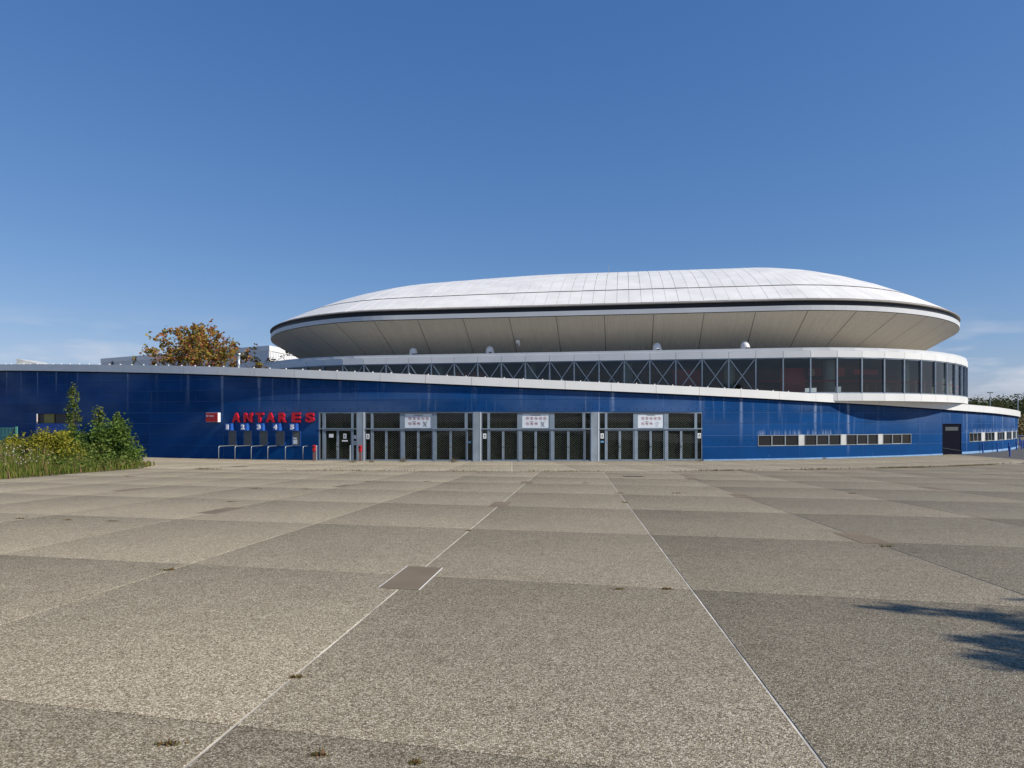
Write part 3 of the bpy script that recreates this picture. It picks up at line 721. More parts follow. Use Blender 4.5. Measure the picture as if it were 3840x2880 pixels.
# prohibition boards in the middle fanlights
def ring_mesh(m, fr, x, z, r, y, w=0.018, n=18):
    for k in range(n):
        a, b = 2*math.pi*k/n, 2*math.pi*(k+1)/n
        m.quad([fr(x+q*math.cos(t), y, z+q*math.sin(t)) for q, t in ((r-w, a), (r, a), (r, b), (r-w, b))])
def board(g, label, cut, crossed):
    fr, X, W, ro = g
    x0, x1, z0, z1 = X(1240)+0.01, X(1590)-0.01, TR+0.06, TOP-0.085
    c = fr((x0+x1)/2, 0.05, z0)
    t = thing('prohibition_board', label, 'sign', c, 'white boards of prohibition signs above the entrance doors')
    m = MB(); m.box(x0, x1, 0.055, 0.075, z0, z1, fr); m.build('panel', M_SIGNW, t)
    # shaded film where the poster has lifted
    Wd, H = x1-x0, z1-z0
    P = lambda u, v: (x0+Wd*u, z0+H*(1-v))
    def pic(u, v, glyph, col=M_PICTO):
        x, z = P(u, v); r = 0.105; a = MB(); ring_mesh(a, fr, x, z, r, 0.050); 
        if col is M_PICTO: a.quad([fr(x+q*math.cos(w)-e*0.008, 0.0495, z+q*math.sin(w)-e*0.008) for q, w, e in ((r-0.01, R_(135), 1), (r-0.01, R_(-45), 1), (r-0.01, R_(-45), -1), (r-0.01, R_(135), -1))])
        p = a.build('pictogram', col, t)
        b = MB()
        for (gx0, gz0, gx1, gz1) in glyph: b.box(x+gx0*r, x+gx1*r, 0.0508, 0.0528, z+gz0*r, z+gz1*r, fr)
        b.build('symbol', M_INK if col is M_PICTO else M_INKB, p)
    G = [[(-.5, -.1, .5, .1), (.2, .1, .4, .35)], [(-.2, -.6, .2, .5)], [(-.4, -.3, .1, .2), (0, -.1, .45, .1)], [(-.3, -.3, .3, .05), (-.05, .1, .25, .3)], [(-.1, -.5, .1, .45), (.15, -.3, .3, .2)],
         [(-.4, -.15, .4, .0), (-.2, .05, .2, .2)], [(-.45, -.3, .45, .3)], [(-.5, -.15, .5, .15), (-.1, .15, .3, .4)]]
    for i, u in enumerate((0.19, 0.35, 0.51, 0.67, 0.83)): pic(u, 0.33, G[i])
    for i, u in enumerate((0.19, 0.35, 0.51)): pic(u, 0.70, G[5+i])
    pic(0.74, 0.70, [(-.08, -.35, .08, .35)], M_INKB)
    k = MB()
    for u0, u1, v in ((0.31, 0.70, 0.09), (0.36, 0.66, 0.14), (0.26, 0.42, 0.55), (0.68, 0.80, 0.88)):
        a, b = P(u0, v), P(u1, v)
        n_ = int((u1-u0)*34)
        for q in range(n_):
            xa = a[0]+(b[0]-a[0])*q/n_; k.box(xa, xa+(b[0]-a[0])/n_*0.7, 0.051, 0.053, a[1]-0.014, a[1]+0.014, fr)
    if crossed:
        for (ua, va, ub, vb) in ((0.68, 0.55, 0.82, 0.92), (0.83, 0.55, 0.67, 0.92)):
            a, b = P(ua, va), P(ub, vb); k.tube([fr(a[0], 0.049, a[1]), fr(b[0], 0.049, b[1])], 0.010, 5)
    k.build('print', M_INK, t)
board(gB, 'white prohibition board above the doors beside the red bin, last pictogram scratched out', 0, True)
board(gC, 'white prohibition board between two grey pillars, last pictogram crossed out with an X', 0, True)
board(gD, 'white prohibition board with clean blue ring above the doors next to the bare blue wall', 0, False)

# ------------------------------------------------------------------ windows, service door, ticket windows
def window(sa, sb, z0, z1, name='window'):
    fr, W = frame_at(wall(sa, 0.0), wall(sb, 0.0))
    m = MB(); rect_frame(m, fr, 0, W, z0, z1, 0.03, -0.03, 0.10)
    for k in (1, 2): m.box(W*k/3-0.022, W*k/3+0.022, -0.025, 0.10, z0+0.03, z1-0.03, fr)
    rect_frame(m, fr, W/3+0.022, W*2/3-0.022, z0+0.03, z1-0.03, 0.022, -0.012, 0.05)
    w = m.build(name, M_WFR, ARENA)
    for k in range(3): pane(fr, W*k/3+0.03, W*(k+1)/3-0.03, z0+0.03, z1-0.03, 0.05, w, M_WIN)
    return w
for a, b in WS: window(a, b, 0.96, 1.71)
for (a0, a1), (b0_, b1) in zip(WS[:-1], WS[1:]):
    fr, W = frame_at(wall(a1), wall(b0_)); m = MB(); m.box(0, W, -0.012, 0.1, 0.96, 1.73, fr); m.build('window_pier', M_WHITEW, ARENA)
for a, b in WFAR: window(a, b, 0.96, 1.71)
for (a0, a1), (b0_, b1) in zip(WFAR[:-1], WFAR[1:]):
    fr, W = frame_at(wall(a1), wall(b0_)); m = MB(); m.box(0, W, -0.012, 0.1, 0.96, 1.73, fr); m.build('window_pier', M_WHITEW, ARENA)
fr, W = frame_at(wall(LW0), wall(LW1)); m = MB(); m.box(0, W, 0.14, 0.3, 2.5, 3.3, fr); lw = m.build('window', M_BLACK, ARENA)
m = MB(); m.box(W*0.17, W*0.4, 0.08, 0.135, 2.52, 3.28, fr); m.build('blind', M_TINT, lw)
fr, W = frame_at(wall(sd0), wall(sd1)); m = MB(); m.box(0.0, W, 0.06, 0.14, -0.02, 2.5, fr); sdoor = m.build('service_door', simple('navy_paint_with_recess_shade', lin(5, 8, 26), 0.8, spec=0.08), ARENA)  # near-black door colour carries the shade of a deeper recess
tag(sdoor, 'navy service door with a louvred vent, recess shade put into its colour')
m = MB()
for k in range(6): m.box(W*0.18, W*0.84, 0.035, 0.06, 1.93+0.05*k, 1.96+0.05*k, fr)
m.build('vent', M_SHUT, sdoor)
m = MB(); m.tube([fr(0.1, 0.03, 0.55), fr(W*0.5, 0.02, 0.40), fr(W-0.1, 0.03, 0.26)], 0.012, 5); m.build('chain', M_SHUT, sdoor)
TWX = [(858, 887), (915, 945), (974, 1005), (1035, 1068), (1097, 1127)]
for i, (a, b) in enumerate(TWX):
    fr, W = frame_at(wall(s_px(a)), wall(s_px(b)))
    m = MB(); rect_frame(m, fr, -0.03, W+0.03, 0.98, 2.02, 0.03, -0.03, 0.02); tw = m.build('ticket_window', M_BLUEBOX, ARENA)
    for q in range(12):
        m = MB(); z = 1.01+q*0.082; m.box(0, W, -0.012, 0.0, z, z+0.076, fr); m.build('shutter_slat', M_SHUT, tw)
    if i == 4:
        m = MB(); m.box(W*0.1, W*0.6, -0.016, -0.013, 1.12, 1.42, fr); m.box(W*0.1, W*0.55, -0.016, -0.013, 1.47, 1.56, fr); m.build('notice', M_SIGNW, tw)

# ------------------------------------------------------------------ signs
def glyph(ch, w, h, depth, offset=0.0):
    c = bpy.data.curves.new('glyph', 'FONT'); c.body = ch; c.extrude = 0.5; c.offset = offset; c.resolution_u = 4
    o = bpy.data.objects.new('glyph', c); COL.objects.link(o); bpy.context.view_layer.update()
    me = bpy.data.meshes.new_from_object(o); bpy.data.objects.remove(o)
    v = np.empty(len(me.vertices)*3); me.vertices.foreach_get('co', v); v = v.reshape(-1, 3)
    lo, hi = v.min(0), v.max(0); v = (v-lo)/(hi-lo)*np.array([w, h, depth]); return v, [tuple(p.vertices) for p in me.polygons]
def put_glyph(ch, fr, x, z, w, h, y0, depth, mat, name, parent, offset=0.03):
    v, f = glyph(ch, w, h, depth, offset); m = MB()
    m.v = [fr(x+a, y0-c, z+b) for a, b, c in v]; m.f = f; m.uv = [[(0, 0)]*len(q) for q in f]; m.uv2 = m.uv
    return m.build(name, mat, parent)
sa, sb = s_px(874), s_px(1182)
SG = thing('arena_sign', 'raised red capital letters reading ANTARES on the dark blue wall', 'sign', wall(s_px(1030), 0.05)+(2.6,))
for ch, a, b in zip('ANTARES', (552, 690, 830, 952, 1100, 1257, 1418), (648, 788, 920, 1055, 1195, 1358, 1522)):
    pa, pb = 700+a*0.3164, 700+b*0.3164
    fr, W = frame_at(wall(s_px(pa)), wall(s_px(pb)))
    L = put_glyph(ch, fr, 0, 2.60, W, 0.67, 0.005, 0.16, M_RED, 'letter', SG, 0.045)
    bv = L.modifiers.new('soft', 'BEVEL'); bv.width = 0.02; bv.segments = 2; bv.limit_method = 'ANGLE'
for i, (a, b) in enumerate(TWX):
    fr, W = frame_at(wall(s_px(a-2)), wall(s_px(a-2)+0.52))
    t = thing('counter_number', 'blue box with the white numeral %s above its shuttered ticket window' % ['one', 'two', 'three', 'four', 'five'][i], 'number sign', fr(W/2, -0.2, 2.03), None)
    m = MB(); m.box(0, 0.52, -0.34, 0.0, 2.035, 2.53, fr); o = m.build('box', M_BLUEBOX, t)
    put_glyph('12345'[i], fr, 0.09 if i else 0.13, 2.11, 0.25 if i else 0.17, 0.34, -0.342, 0.05, M_NUM, 'numeral', t, 0.05)
fr, W = frame_at(wall(s_px(782)), wall(s_px(828)))
t = thing('lightbox_sign', 'square red lightbox sign with small white lettering on the blue wall', 'sign', fr(W/2, -0.1, 2.62))
m = MB(); m.box(0, W-0.02, -0.26, 0.0, 2.62, 3.28, fr); m.build('case', M_BOXW, t)
m = MB(); m.box(0.015, W-0.04, -0.285, -0.262, 2.635, 3.255, fr); m.build('face', M_REDBOX, t)
for k, ch in enumerate('JDF course'):
    if ch != ' ': put_glyph(ch, fr, 0.05+0.066*k, 2.99 if k < 3 else 2.99, 0.058, 0.12 if k < 3 else 0.085, -0.286, 0.008, M_SIGNW, 'letter', t, 0.02)

# ------------------------------------------------------------------ queue rails, bins, bollards at the entrance
PXR = [820, 881, 942, 1004, 1070, 1136]
ordn = ['under the red lightbox sign', 'between ticket windows one and two', 'between ticket windows two and three', 'between ticket windows three and four', 'between ticket windows four and five', 'just before the red bin']
for i, p in enumerate(PXR):
    k = (p-1920)/F; D = 46.9; x, y = k*D, D
    s = s_px(p); t = math.atan2(x-CX, CY-y); n_in = Vector((-math.sin(t), math.cos(t), 0))
    dist = math.hypot(x-CX, y-CY)-RW-0.02
    if i == 5: dist = dist
    b = Vector((x, y, gz(x, y)-0.05)); H = 0.98
    m = MB(); q = b + Vector((0, 0, H-0.1))
    arc = [q + n_in*(0.12*(1-math.cos(a))) + Vector((0, 0, 0.12*math.sin(a))) for a in (R_(30), R_(60), R_(90))]
    m.tube([b, q] + arc + [b + n_in*dist + Vector((0, 0, H+0.02))], 0.026, 8)
    o = m.build('queue_rail', M_GALV, None, smooth=True)
    tag(o, 'galvanised queue rail running to the wall ' + ordn[i], 'railing', 'queue rails at the ticket windows')
def ash_bin(p, D, label):
    x = (p-1920)/F*D; z = gz(x, D)
    t = thing('ash_bin', label, 'ash bin', (x, D, z), 'red bins at the entrance')
    m = MB(); m.box(x-0.07, x+0.07, D-0.06, D+0.06, z-0.03, z+0.68); m.build('post', M_BROWN, t)
    m = MB(); m.tube([(x, D, z+0.62), (x, D, z+0.68), (x, D, z+1.0), (x, D, z+1.05)], [0.09, 0.125, 0.125, 0.07], 12); m.build('bin', M_ASHRED, t, smooth=False)
    m = MB(); m.box(x-0.07, x+0.05, D-0.135, D-0.05, z+0.86, z+0.97); m.build('mouth', M_BLACKP, t)
ash_bin(1178, 46.6, 'red wall bin on a brown post beside the letter S'); ash_bin(1351, 46.0, 'red bin on a brown post standing against the grey pillar')
def bollard(p, D, h, r, mat, label, group, name='bollard'):
    x = (p-1920)/F*D; z = gz(x, D); m = MB()
    m.tube([(x, D, z-0.05), (x, D, z+h-0.03), (x, D, z+h)], [r, r, r*0.6], 10)
    return tag(m.build(name, mat, None, smooth=False), label, 'bollard', group)
bollard(1187, 46.0, 1.02, 0.045, M_GALV, 'slim grey steel post beside the red bin next to the ANTARES sign', 'grey posts by the first door')
bollard(1313, 45.2, 1.05, 0.05, M_GALV, 'slim grey steel post in front of the first door', 'grey posts by the first door')
for p, D in [(3686, 59.5), (3740, 61.5), (3783, 63.5), (3787, 53.2), (3812, 66), (3832, 68), (3806, 74), (3826, 76), (3838, 70)]:
    bollard(p, D, 0.82, 0.055, M_BOLL, 'blue painted steel bollard on the asphalt forecourt', 'blue bollards on the forecourt')

# ------------------------------------------------------------------ arena: stadium shaped upper works
class Stad:
    def __init__(s, cx, cy, th, L, e, b):
        s.cx, s.cy, s.c, s.s, s.L, s.e, s.b = cx, cy, math.cos(th), math.sin(th), L, e, b
        pts = [];
        for i in range(0, 241): pts.append((-L/2+L*i/240, None))
        s.tab = []
        d = 0; prev = None
        N = 1200
        raw = []
        # start: middle of the front straight, run to the right (+), build full loop
        for i in range(N+1): raw.append(s.loop(i/N))
        s.cum = [0.0]
        for a, b_ in zip(raw[:-1], raw[1:]): s.cum.append(s.cum[-1] + math.hypot(b_[0]-a[0], b_[1]-a[1]))
        s.N = N; s.P = s.cum[-1]
    def loop(s, f, rho=1.0):     # f 0..1 round the loop, from the middle of the front, local metres
        L, e, b = s.L, s.e, s.b; A = math.pi*math.sqrt((e*e+b*b)/2); T = 2*L+2*A; d = (f % 1.0)*T
        if d < L/2: return (d, -b*rho)
        d -= L/2
        if d < A: t = -math.pi/2 + math.pi*d/A; return (L/2+rho*e*math.cos(t), rho*b*math.sin(t))
        d -= A
        if d < L: return (L/2-d, b*rho)
        d -= L
        if d < A: t = math.pi/2 + math.pi*d/A; return (-L/2+rho*e*math.cos(t), rho*b*math.sin(t))
        d -= A
        return (-L/2+d, -b*rho)
    def fa(s, a):                # arc length -> loop fraction
        a = a % s.P; lo, hi = 0, s.N
        while hi-lo > 1:
            m = (lo+hi)//2
            if s.cum[m] <= a: lo = m
            else: hi = m
        return (lo + (a-s.cum[lo])/(s.cum[hi]-s.cum[lo]))/s.N
    def w(s, p): return (s.cx+s.c*p[0]-s.s*p[1], s.cy+s.s*p[0]+s.c*p[1])
    def at(s, a, o=0.0, rho=1.0):   # world xy at arc length a, o metres outwards
        f = s.fa(a); p = s.loop(f, rho)
        if o:
            q0, q1 = s.loop(f-0.0004), s.loop(f+0.0004); t = Vector((q1[0]-q0[0], q1[1]-q0[1])).normalized()
            p = (p[0]+t.y*o, p[1]-t.x*o)
        return s.w(p)
    def a_px(s, px, lo, hi):
        k = (px-1920)/F
        for _ in range(50):
            m = (lo+hi)/2; x, y = s.at(m)
            if x/y < k: lo = m
            else: hi = m
        return (lo+hi)/2
SC = 0.965
def zk(z): return EYE + (z-EYE)*SC
RIM = Stad(9.7*SC, 82.4*SC, -0.158, 31.5*SC, 20.9*SC, 26.0*SC)
GAL = Stad(9.17*SC, 81.64*SC, -0.187, 33.2*SC, 20.4*SC, 27.0*SC)
def tangents(S):                # arc length of the left and right outlines as seen from the camera
    best = [(-1e9, 0), (1e9, 0)]
    for i in range(-600, 601):
        a = S.P*i/1200; x, y = S.at(a); k = x/y
        if k > best[0][0]: best[0] = (k, a)
        if k < best[1][0]: best[1] = (k, a)
    return best[1][1], best[0][1]
rl, rr = tangents(RIM); gl, gr = tangents(GAL)
ZS = zk(11.27)                       # lower edge of the rim
def ring(S, a0, a1, prof, mat, name, parent, step=1.0, uv=False, smooth=False):
    """sweep a list of (outward offset, z) along the loop"""
    m = MB(); n = max(1, int(math.ceil((a1-a0)/step)))
    A = [a0+(a1-a0)*i/n for i in range(n+1)]
    rows = [[S.at(a, o)+(z,) for o, z in prof] for a in A]
    for i in range(n):
        for j in range(len(prof)-1):
            m.quad([rows[i][j], rows[i+1][j], rows[i+1][j+1], rows[i][j+1]], [(A[i], j), (A[i+1], j), (A[i+1], j+1), (A[i], j+1)])
    return m.build(name, mat, parent, uv=uv, smooth=smooth)
P_ = RIM.P
RIMO = ring(RIM, 0, P_, [(-0.4, ZS), (0.0, ZS), (0.02, ZS+0.36), (-0.18, ZS+0.38)], M_ALU, 'rim_strip', ARENA, 0.9)
ring(RIM, 0, P_, [(-0.16, ZS+0.33), (-0.16, ZS+0.80)], M_BLACK, 'black_band', ARENA, 0.9)
ring(RIM, 0, P_, [(-0.2, ZS+0.74), (0.06, ZS+0.74), (0.07, ZS+0.80), (-0.03, ZS+0.86), (-0.3, ZS+0.90)], M_SEAM, 'roof_lip', ARENA, 0.9)
# roof shell: dark base just below the panels
ZE = ZS+0.84; M0 = 0.53
def roofz(rho, a=None):
    s_ = RIM.b*(1-rho); k_ = 1.0
    if a is not None:
        lx = RIM.loop(RIM.fa(a), max(rho, 0.0))[0]; t_ = min(1.0, max(0.0, (-2-lx)/20.0)); k_ = 1-0.11*t_*t_*(3-2*t_)
    return ZE + k_*(M0*s_ - M0*s_*s_/(2*RIM.b))
RHO = [1.0, 0.95, 0.90, 0.865, 0.8, 0.7, 0.6, 0.5, 0.4, 0.3, 0.2, 0.1, 0.0]
m = MB(); nA = 150
for i in range(nA):
    a, b = P_*i/nA, P_*(i+1)/nA
    for r0, r1 in zip(RHO[:-1], RHO[1:]):
        m.quad([RIM.at(a, 0, r0)+(roofz(r0, a)-0.035,), RIM.at(b, 0, r0)+(roofz(r0, b)-0.035,), RIM.at(b, 0, r1)+(roofz(r1, b)-0.035,), RIM.at(a, 0, r1)+(roofz(r1, a)-0.035,)])
ROOF = m.build('roof', M_SEAM, ARENA)
PW = 0.975*SC
def roof_panel(a, b, r0, r1, n, dz, parent=ROOF, name='roof_panel'):
    m = MB(); g = 0.011; rs = [r0+(r1-r0)*k/n for k in range(n+1)]
    for q0, q1 in zip(rs[:-1], rs[1:]):
        pts = []
        g0, g1 = g/max(q0, 0.25), g/max(q1, 0.25)
        z0, z1, y0, y1 = roofz(q0, a)+dz, roofz(q1, a)+dz, roofz(q0, b)+dz, roofz(q1, b)+dz
        A, B, C, D = RIM.at(a+g0, 0, q0), RIM.at(b-g0, 0, q0), RIM.at(b-g1, 0, q1), RIM.at(a+g1, 0, q1)
        m.quad([A+(z0,), B+(y0,), C+(y1,), D+(z1,)])
        m.quad([A+(z0-0.03,), A+(z0,), D+(z1,), D+(z1-0.03,)]); m.quad([B+(y0,), B+(y0-0.03,), C+(y1-0.03,), C+(y1,)])
    return m.build(name, M_ROOF, parent)
a0 = RIM.a_px(2834, -20, 40)
kL, kR = int((rl-a0)/PW)-4, int((rr-a0)/PW)+4
for k in range(kL, kR):
    a, b = a0+k*PW, a0+(k+1)*PW
    dz = random.uniform(-0.006, 0.006)
    roof_panel(a, b, 0.995, 0.869, 3, dz); roof_panel(a, b, 0.862, 0.06, 7, dz+0.02)
m = MB()                          # far side of the roof, never told apart
aa, bb = a0+kR*PW, a0+kL*PW+P_
for i in range(80):
    a, b = aa+(bb-aa)*i/80, aa+(bb-aa)*(i+1)/80
    for r0, r1 in zip(RHO[:-1], RHO[1:]):
        m.quad([RIM.at(a, 0, r0)+(roofz(r0, a),), RIM.at(b, 0, r0)+(roofz(r0, b),), RIM.at(b, 0, r1)+(roofz(r1, b),), RIM.at(a, 0, r1)+(roofz(r1, a),)])
m.build('far_roof_side', M_ROOF, ROOF)
# soffit panels
SI, SZ = 5.6, zk(7.9)
sb_ = ring(RIM, 0, P_, [(-0.02, ZS-0.03), (-SI, SZ)], M_SEAM, 'soffit', ARENA, 1.5)
def soff(a, b, parent=sb_):
    g = 0.03; m = MB(); A = sub(a+g, b-g, 0.7)
    for p, q in zip(A[:-1], A[1:]):
        for k in range(3):
            o0, o1 = -0.02-(SI-0.02)*k/3, -0.02-(SI-0.02)*(k+1)/3; z0, z1 = ZS-0.06-(ZS-SZ)*k/3, ZS-0.06-(ZS-SZ)*(k+1)/3
            m.quad([RIM.at(p, o0)+(z0,), RIM.at(q, o0)+(z0,), RIM.at(q, o1)+(z1,), RIM.at(p, o1)+(z1,)], [(p, k), (q, k), (q, k+1), (p, k+1)])
    return m.build('soffit_panel', M_SOFF, parent, uv=True)
k = -40
while k < 40:
    a, b = a0+k*4*PW, a0+(k+1)*4*PW
    if b > rl-22 and a < rr+22: soff(a, b)
    k += 1

# gallery: floor, fascias, glass
GT = zk(8.14); GB = zk(7.40); GF = zk(4.76); GU_ = zk(4.2)
ring(GAL, 0, GAL.P, [(-0.35, GT), (-12, GT-0.15)], M_MEMB, 'gallery_roof', ARENA, 1.9)
post0 = GAL.a_px(2834, -20, 40); PS = 1.945*SC
iL = int((gl-post0)/PS)-2; iR = int((gr-post0)/PS)+26
ring(GAL, 0, GAL.P, [(-0.02, GT-0.2), (-0.02, GT), (-0.35, GT)], M_ALU, 'gallery_coping', ARENA, 1.9)
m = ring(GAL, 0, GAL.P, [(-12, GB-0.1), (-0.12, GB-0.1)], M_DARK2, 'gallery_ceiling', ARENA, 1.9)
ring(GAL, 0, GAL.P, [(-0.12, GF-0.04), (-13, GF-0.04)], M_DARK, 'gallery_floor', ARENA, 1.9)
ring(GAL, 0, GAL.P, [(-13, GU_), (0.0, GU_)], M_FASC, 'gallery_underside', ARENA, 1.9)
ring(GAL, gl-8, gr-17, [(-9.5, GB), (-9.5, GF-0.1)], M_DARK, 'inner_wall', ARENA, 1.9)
GFAS = ring(GAL, 0, GAL.P, [(-0.06, GB-0.02), (-0.06, GT-0.19)], M_SEAM, 'gallery_fascia', ARENA, 1.9)
GFLO = ring(GAL, 0, GAL.P, [(-0.06, GU_+0.02), (-0.06, GF)], M_SEAM, 'floor_fascia', ARENA, 1.9)
GLZ = None
m = MB()
for i in range(iL, iR+1):
    p = GAL.at(post0+i*PS, -0.08)
for z in (4.80, 7.36): pass
GLZ = ring(GAL, post0+iL*PS, post0+iR*PS, [(-0.14, GF), (0.0, GF), (0.0, GF+0.07), (-0.14, GF+0.07)], M_FRAME, 'glazing', ARENA, 1.0)
ring(GAL, post0+iL*PS, post0+iR*PS, [(-0.14, GB-0.07), (0.0, GB-0.07), (0.0, GB), (-0.14, GB)], M_FRAME, 'head_rail', GLZ, 1.0)
def bar(m, A, B, w, d, nrm):
    A, B = Vector(A), Vector(B); t = (B-A).normalized(); nrm = Vector(nrm); u = t.cross(nrm).normalized()
    m.hexa([A-u*w-nrm*d, A+u*w-nrm*d, A+u*w+nrm*d, A-u*w+nrm*d, B-u*w-nrm*d, B+u*w-nrm*d, B+u*w+nrm*d, B-u*w+nrm*d])
for i in range(iL, iR):
    a, b = post0+i*PS, post0+(i+1)*PS
    pa, pb = Vector(GAL.at(a)+(0,)), Vector(GAL.at(b)+(0,)); ex = (pb-pa).normalized(); nr = Vector((ex.y, -ex.x, 0))
    Z = Vector((0, 0, 1))
    m = MB(); bar(m, pa+Z*(GF+0.04)-nr*0.03, pa+Z*(GB-0.02)-nr*0.03, 0.045, 0.07, nr); m.build('mullion', M_FRAME, GLZ)
    m = MB(); i0, i1 = pa+ex*0.05-nr*0.07, pb-ex*0.05-nr*0.07
    m.quad([i0+Z*(GF+0.05), i1+Z*(GF+0.05), i1+Z*(GB-0.05), i0+Z*(GB-0.05)]); m.build('pane', M_GLASS, GLZ)
    for z0, z1, nm, par in ((GB+0.01, GT-0.215, 'fascia_panel', GFAS), (GU_, GF-0.005, 'fascia_panel', GFLO)):
        m = MB(); j0, j1 = pa+ex*0.012, pb-ex*0.012
        m.hexa([j0-nr*0.05+Z*z0, j0+nr*0.05+Z*z0, j1+nr*0.05+Z*z0, j1-nr*0.05+Z*z0, j0-nr*0.05+Z*z1, j0+nr*0.05+Z*z1, j1+nr*0.05+Z*z1, j1-nr*0.05+Z*z1])
        m.build(nm, M_FASC, par)
    if -17 <= i < 0:
        for z0, z1 in ((GF+0.09, GB-0.1), (GB-0.1, GF+0.09)):
            m = MB(); bar(m, pa+ex*0.1-nr*0.0+Z*z0, pb-ex*0.1-nr*0.0+Z*z1, 0.027, 0.03, nr); m.build('brace', M_FRAME, GLZ)
ring(GAL, post0+iR*PS, post0+iL*PS+GAL.P, [(-0.06, GF), (-0.06, GB)], M_FASC, 'rear_wall', ARENA, 2)
# inside the gallery
for i in range(iL+2, iR-2):
    if (i % 4) == 3:
        a = post0+i*PS+0.2; p = GAL.at(a, -1.5); m = MB(); m.tube([p+(GF-0.04,), p+(GB-0.1,)], 0.42, 16, False); m.build('column', M_COLG, ARENA, smooth=True)
ring(GAL, post0+0.3, post0+iR*PS, [(-0.62, GF+0.86), (-0.58, GF+0.91), (-0.62, GF+0.96), (-0.66, GF+0.91), (-0.62, GF+0.86)], M_REDW, 'handrail', ARENA, 1.0)
def redwall(pa, pb, o, z0, z1):
    a, b = GAL.a_px(pa, gl, gr), GAL.a_px(pb, gl, gr)
    m = MB(); A = sub(a, b, 2)
    for p, q in zip(A[:-1], A[1:]):
        m.hexa([GAL.at(p, o)+(z0,), GAL.at(q, o)+(z0,), GAL.at(q, o-0.2)+(z0,), GAL.at(p, o-0.2)+(z0,), GAL.at(p, o)+(z1,), GAL.at(q, o)+(z1,), GAL.at(q, o-0.2)+(z1,), GAL.at(p, o-0.2)+(z1,)])
    return m.build('red_wall', M_REDW, ARENA), a, b
for pa, pb, o, z0, z1, ch in [(1660, 1790, -3.0, 5.5, 6.75, 'N'), (2530, 2640, -3.2, 5.0, 6.7, None), (2960, 3080, -3.0, GF-0.03, 6.7, None), (3080, 3250, -2.4, 6.05, 6.7, 'B'), (3290, 3400, -2.4, 6.2, 6.6, None)]:
    w, a, b = redwall(pa, pb, o, z0, z1)
    if ch:
        fr, W = frame_at(GAL.at(a, o), GAL.at(a+1.0, o)); put_glyph(ch, fr, 0.15, z1-0.62, 0.34, 0.5, -0.02, 0.02, M_YEL, 'letter', w)
# vent hoods along the gallery roof
def hood(px, D_off, label, dark):
    a = GAL.a_px(px, gl, gr); p = GAL.at(a, -3.1); z = GT+0.02
    t = thing('vent_hood', label, 'vent', p+(z-0.05,), 'white vent hoods on the gallery roof')
    m = MB(); prof = [(0.0, 0.36), (0.35, 0.36), (0.55, 0.33), (0.72, 0.26), (0.82, 0.15), (0.86, 0.03)]
    m.tube([(p[0]-0.0, p[1], z-0.1+0.0)] + [(p[0]-0.12*h*h, p[1], z+h) for h, r in prof], [0.36]+[r for h, r in prof], 16); m.build('hood', M_BOXW, t, smooth=True)
    m = MB(); m.box(p[0]-0.1, p[0]+(0.5 if dark else 0.12), p[1]-0.42, p[1]-0.34, z+0.26, z+0.34); m.build('clamp', M_BLACKP, t)
hood(1504, 0, 'white rounded vent hood with a strap, nearest the autumn tree', True); hood(1806, 0, 'white rounded vent hood below the soffit floodlight', False)
hood(2468, 0, 'white rounded vent hood with a single dark knob above the cross braces', False); hood(2818, 0, 'white rounded vent hood with a dark clamp where the cross braces end', True)
# floodlight on the soffit, aerial on the roof
a = RIM.a_px(1925, rl, rr); p = RIM.at(a, -2.4); z = ZS-0.06-(ZS-SZ)*2.4/SI
t = thing('floodlight', 'small white floodlight hanging from the sloping soffit', 'floodlight', p+(z-0.35,))
m = MB(); m.tube([p+(z+0.05,), (p[0], p[1]-0.1, z-0.12)], 0.03, 6); m.build('bracket', M_GALV, t)
m = MB(); m.tube([(p[0], p[1]+0.02, z-0.2), (p[0], p[1]-0.28, z-0.28)], [0.12, 0.17], 12); m.build('lamp', M_BOXW, t)
m = MB(); m.tube([(p[0]+0.1, p[1]-0.1, z-0.3), (p[0]+0.1, p[1]-0.1, z-0.62)], 0.06, 8); m.build('driver', M_BOXW, t)
p = RIM.at(RIM.a_px(2219, rl, rr)+1.0, 0, 0.43); m = MB(); m.tube([p+(roofz(0.43)-0.1,), p+(roofz(0.43)+0.75,)], 0.03, 6)
tag(m.build('aerial', M_GALV), 'thin white aerial rod on the crest of the roof', 'aerial')

# ------------------------------------------------------------------ things behind the left of the wall
p = ((895-1920)/F*54, 54.0); sN = s_px(895); z0 = zfs(sN)+0.3
t = thing('flue_pipe', 'galvanised flue pipe with a cap rising behind the wall beside the autumn tree', 'flue', p+(z0,))
m = MB(); m.tube([p+(z0,), p+(7.75,)], 0.115, 12); m.build('pipe', M_GALV, t, smooth=True)
m = MB(); m.tube([p+(7.72,), p+(7.84,), p+(7.90,)], [0.125, 0.17, 0.15], 12); m.build('cap', M_GALV, t)
m = MB(); x0 = (62-1920)/F*60; x1 = (178-1920)/F*60; zz = zfs(s_px(120))+0.5
m.v = [(x0, 60, zz), (x0+0.6, 60, zz), (x0, 63, zz), (x1, 60, zz), (x1, 63, zz), (x0-0.05, 60, 8.03), (x0-0.05, 63, 8.03)]
m.v = [(x0, 60, zz), (x1, 60, zz), (x1, 63, zz), (x0, 63, zz), (x0, 60, 8.05), (x0, 63, 8.05)]
m.f = [(0, 1, 4), (3, 5, 2), (0, 4, 5, 3), (4, 1, 2, 5), (0, 3, 2, 1)]; m.uv = [[(0, 0)]*len(f) for f in m.f]; m.uv2 = m.uv
tag(m.build('roof_skylight', M_WHITEW), 'white wedge shaped skylight showing above the roof edge', 'skylight')
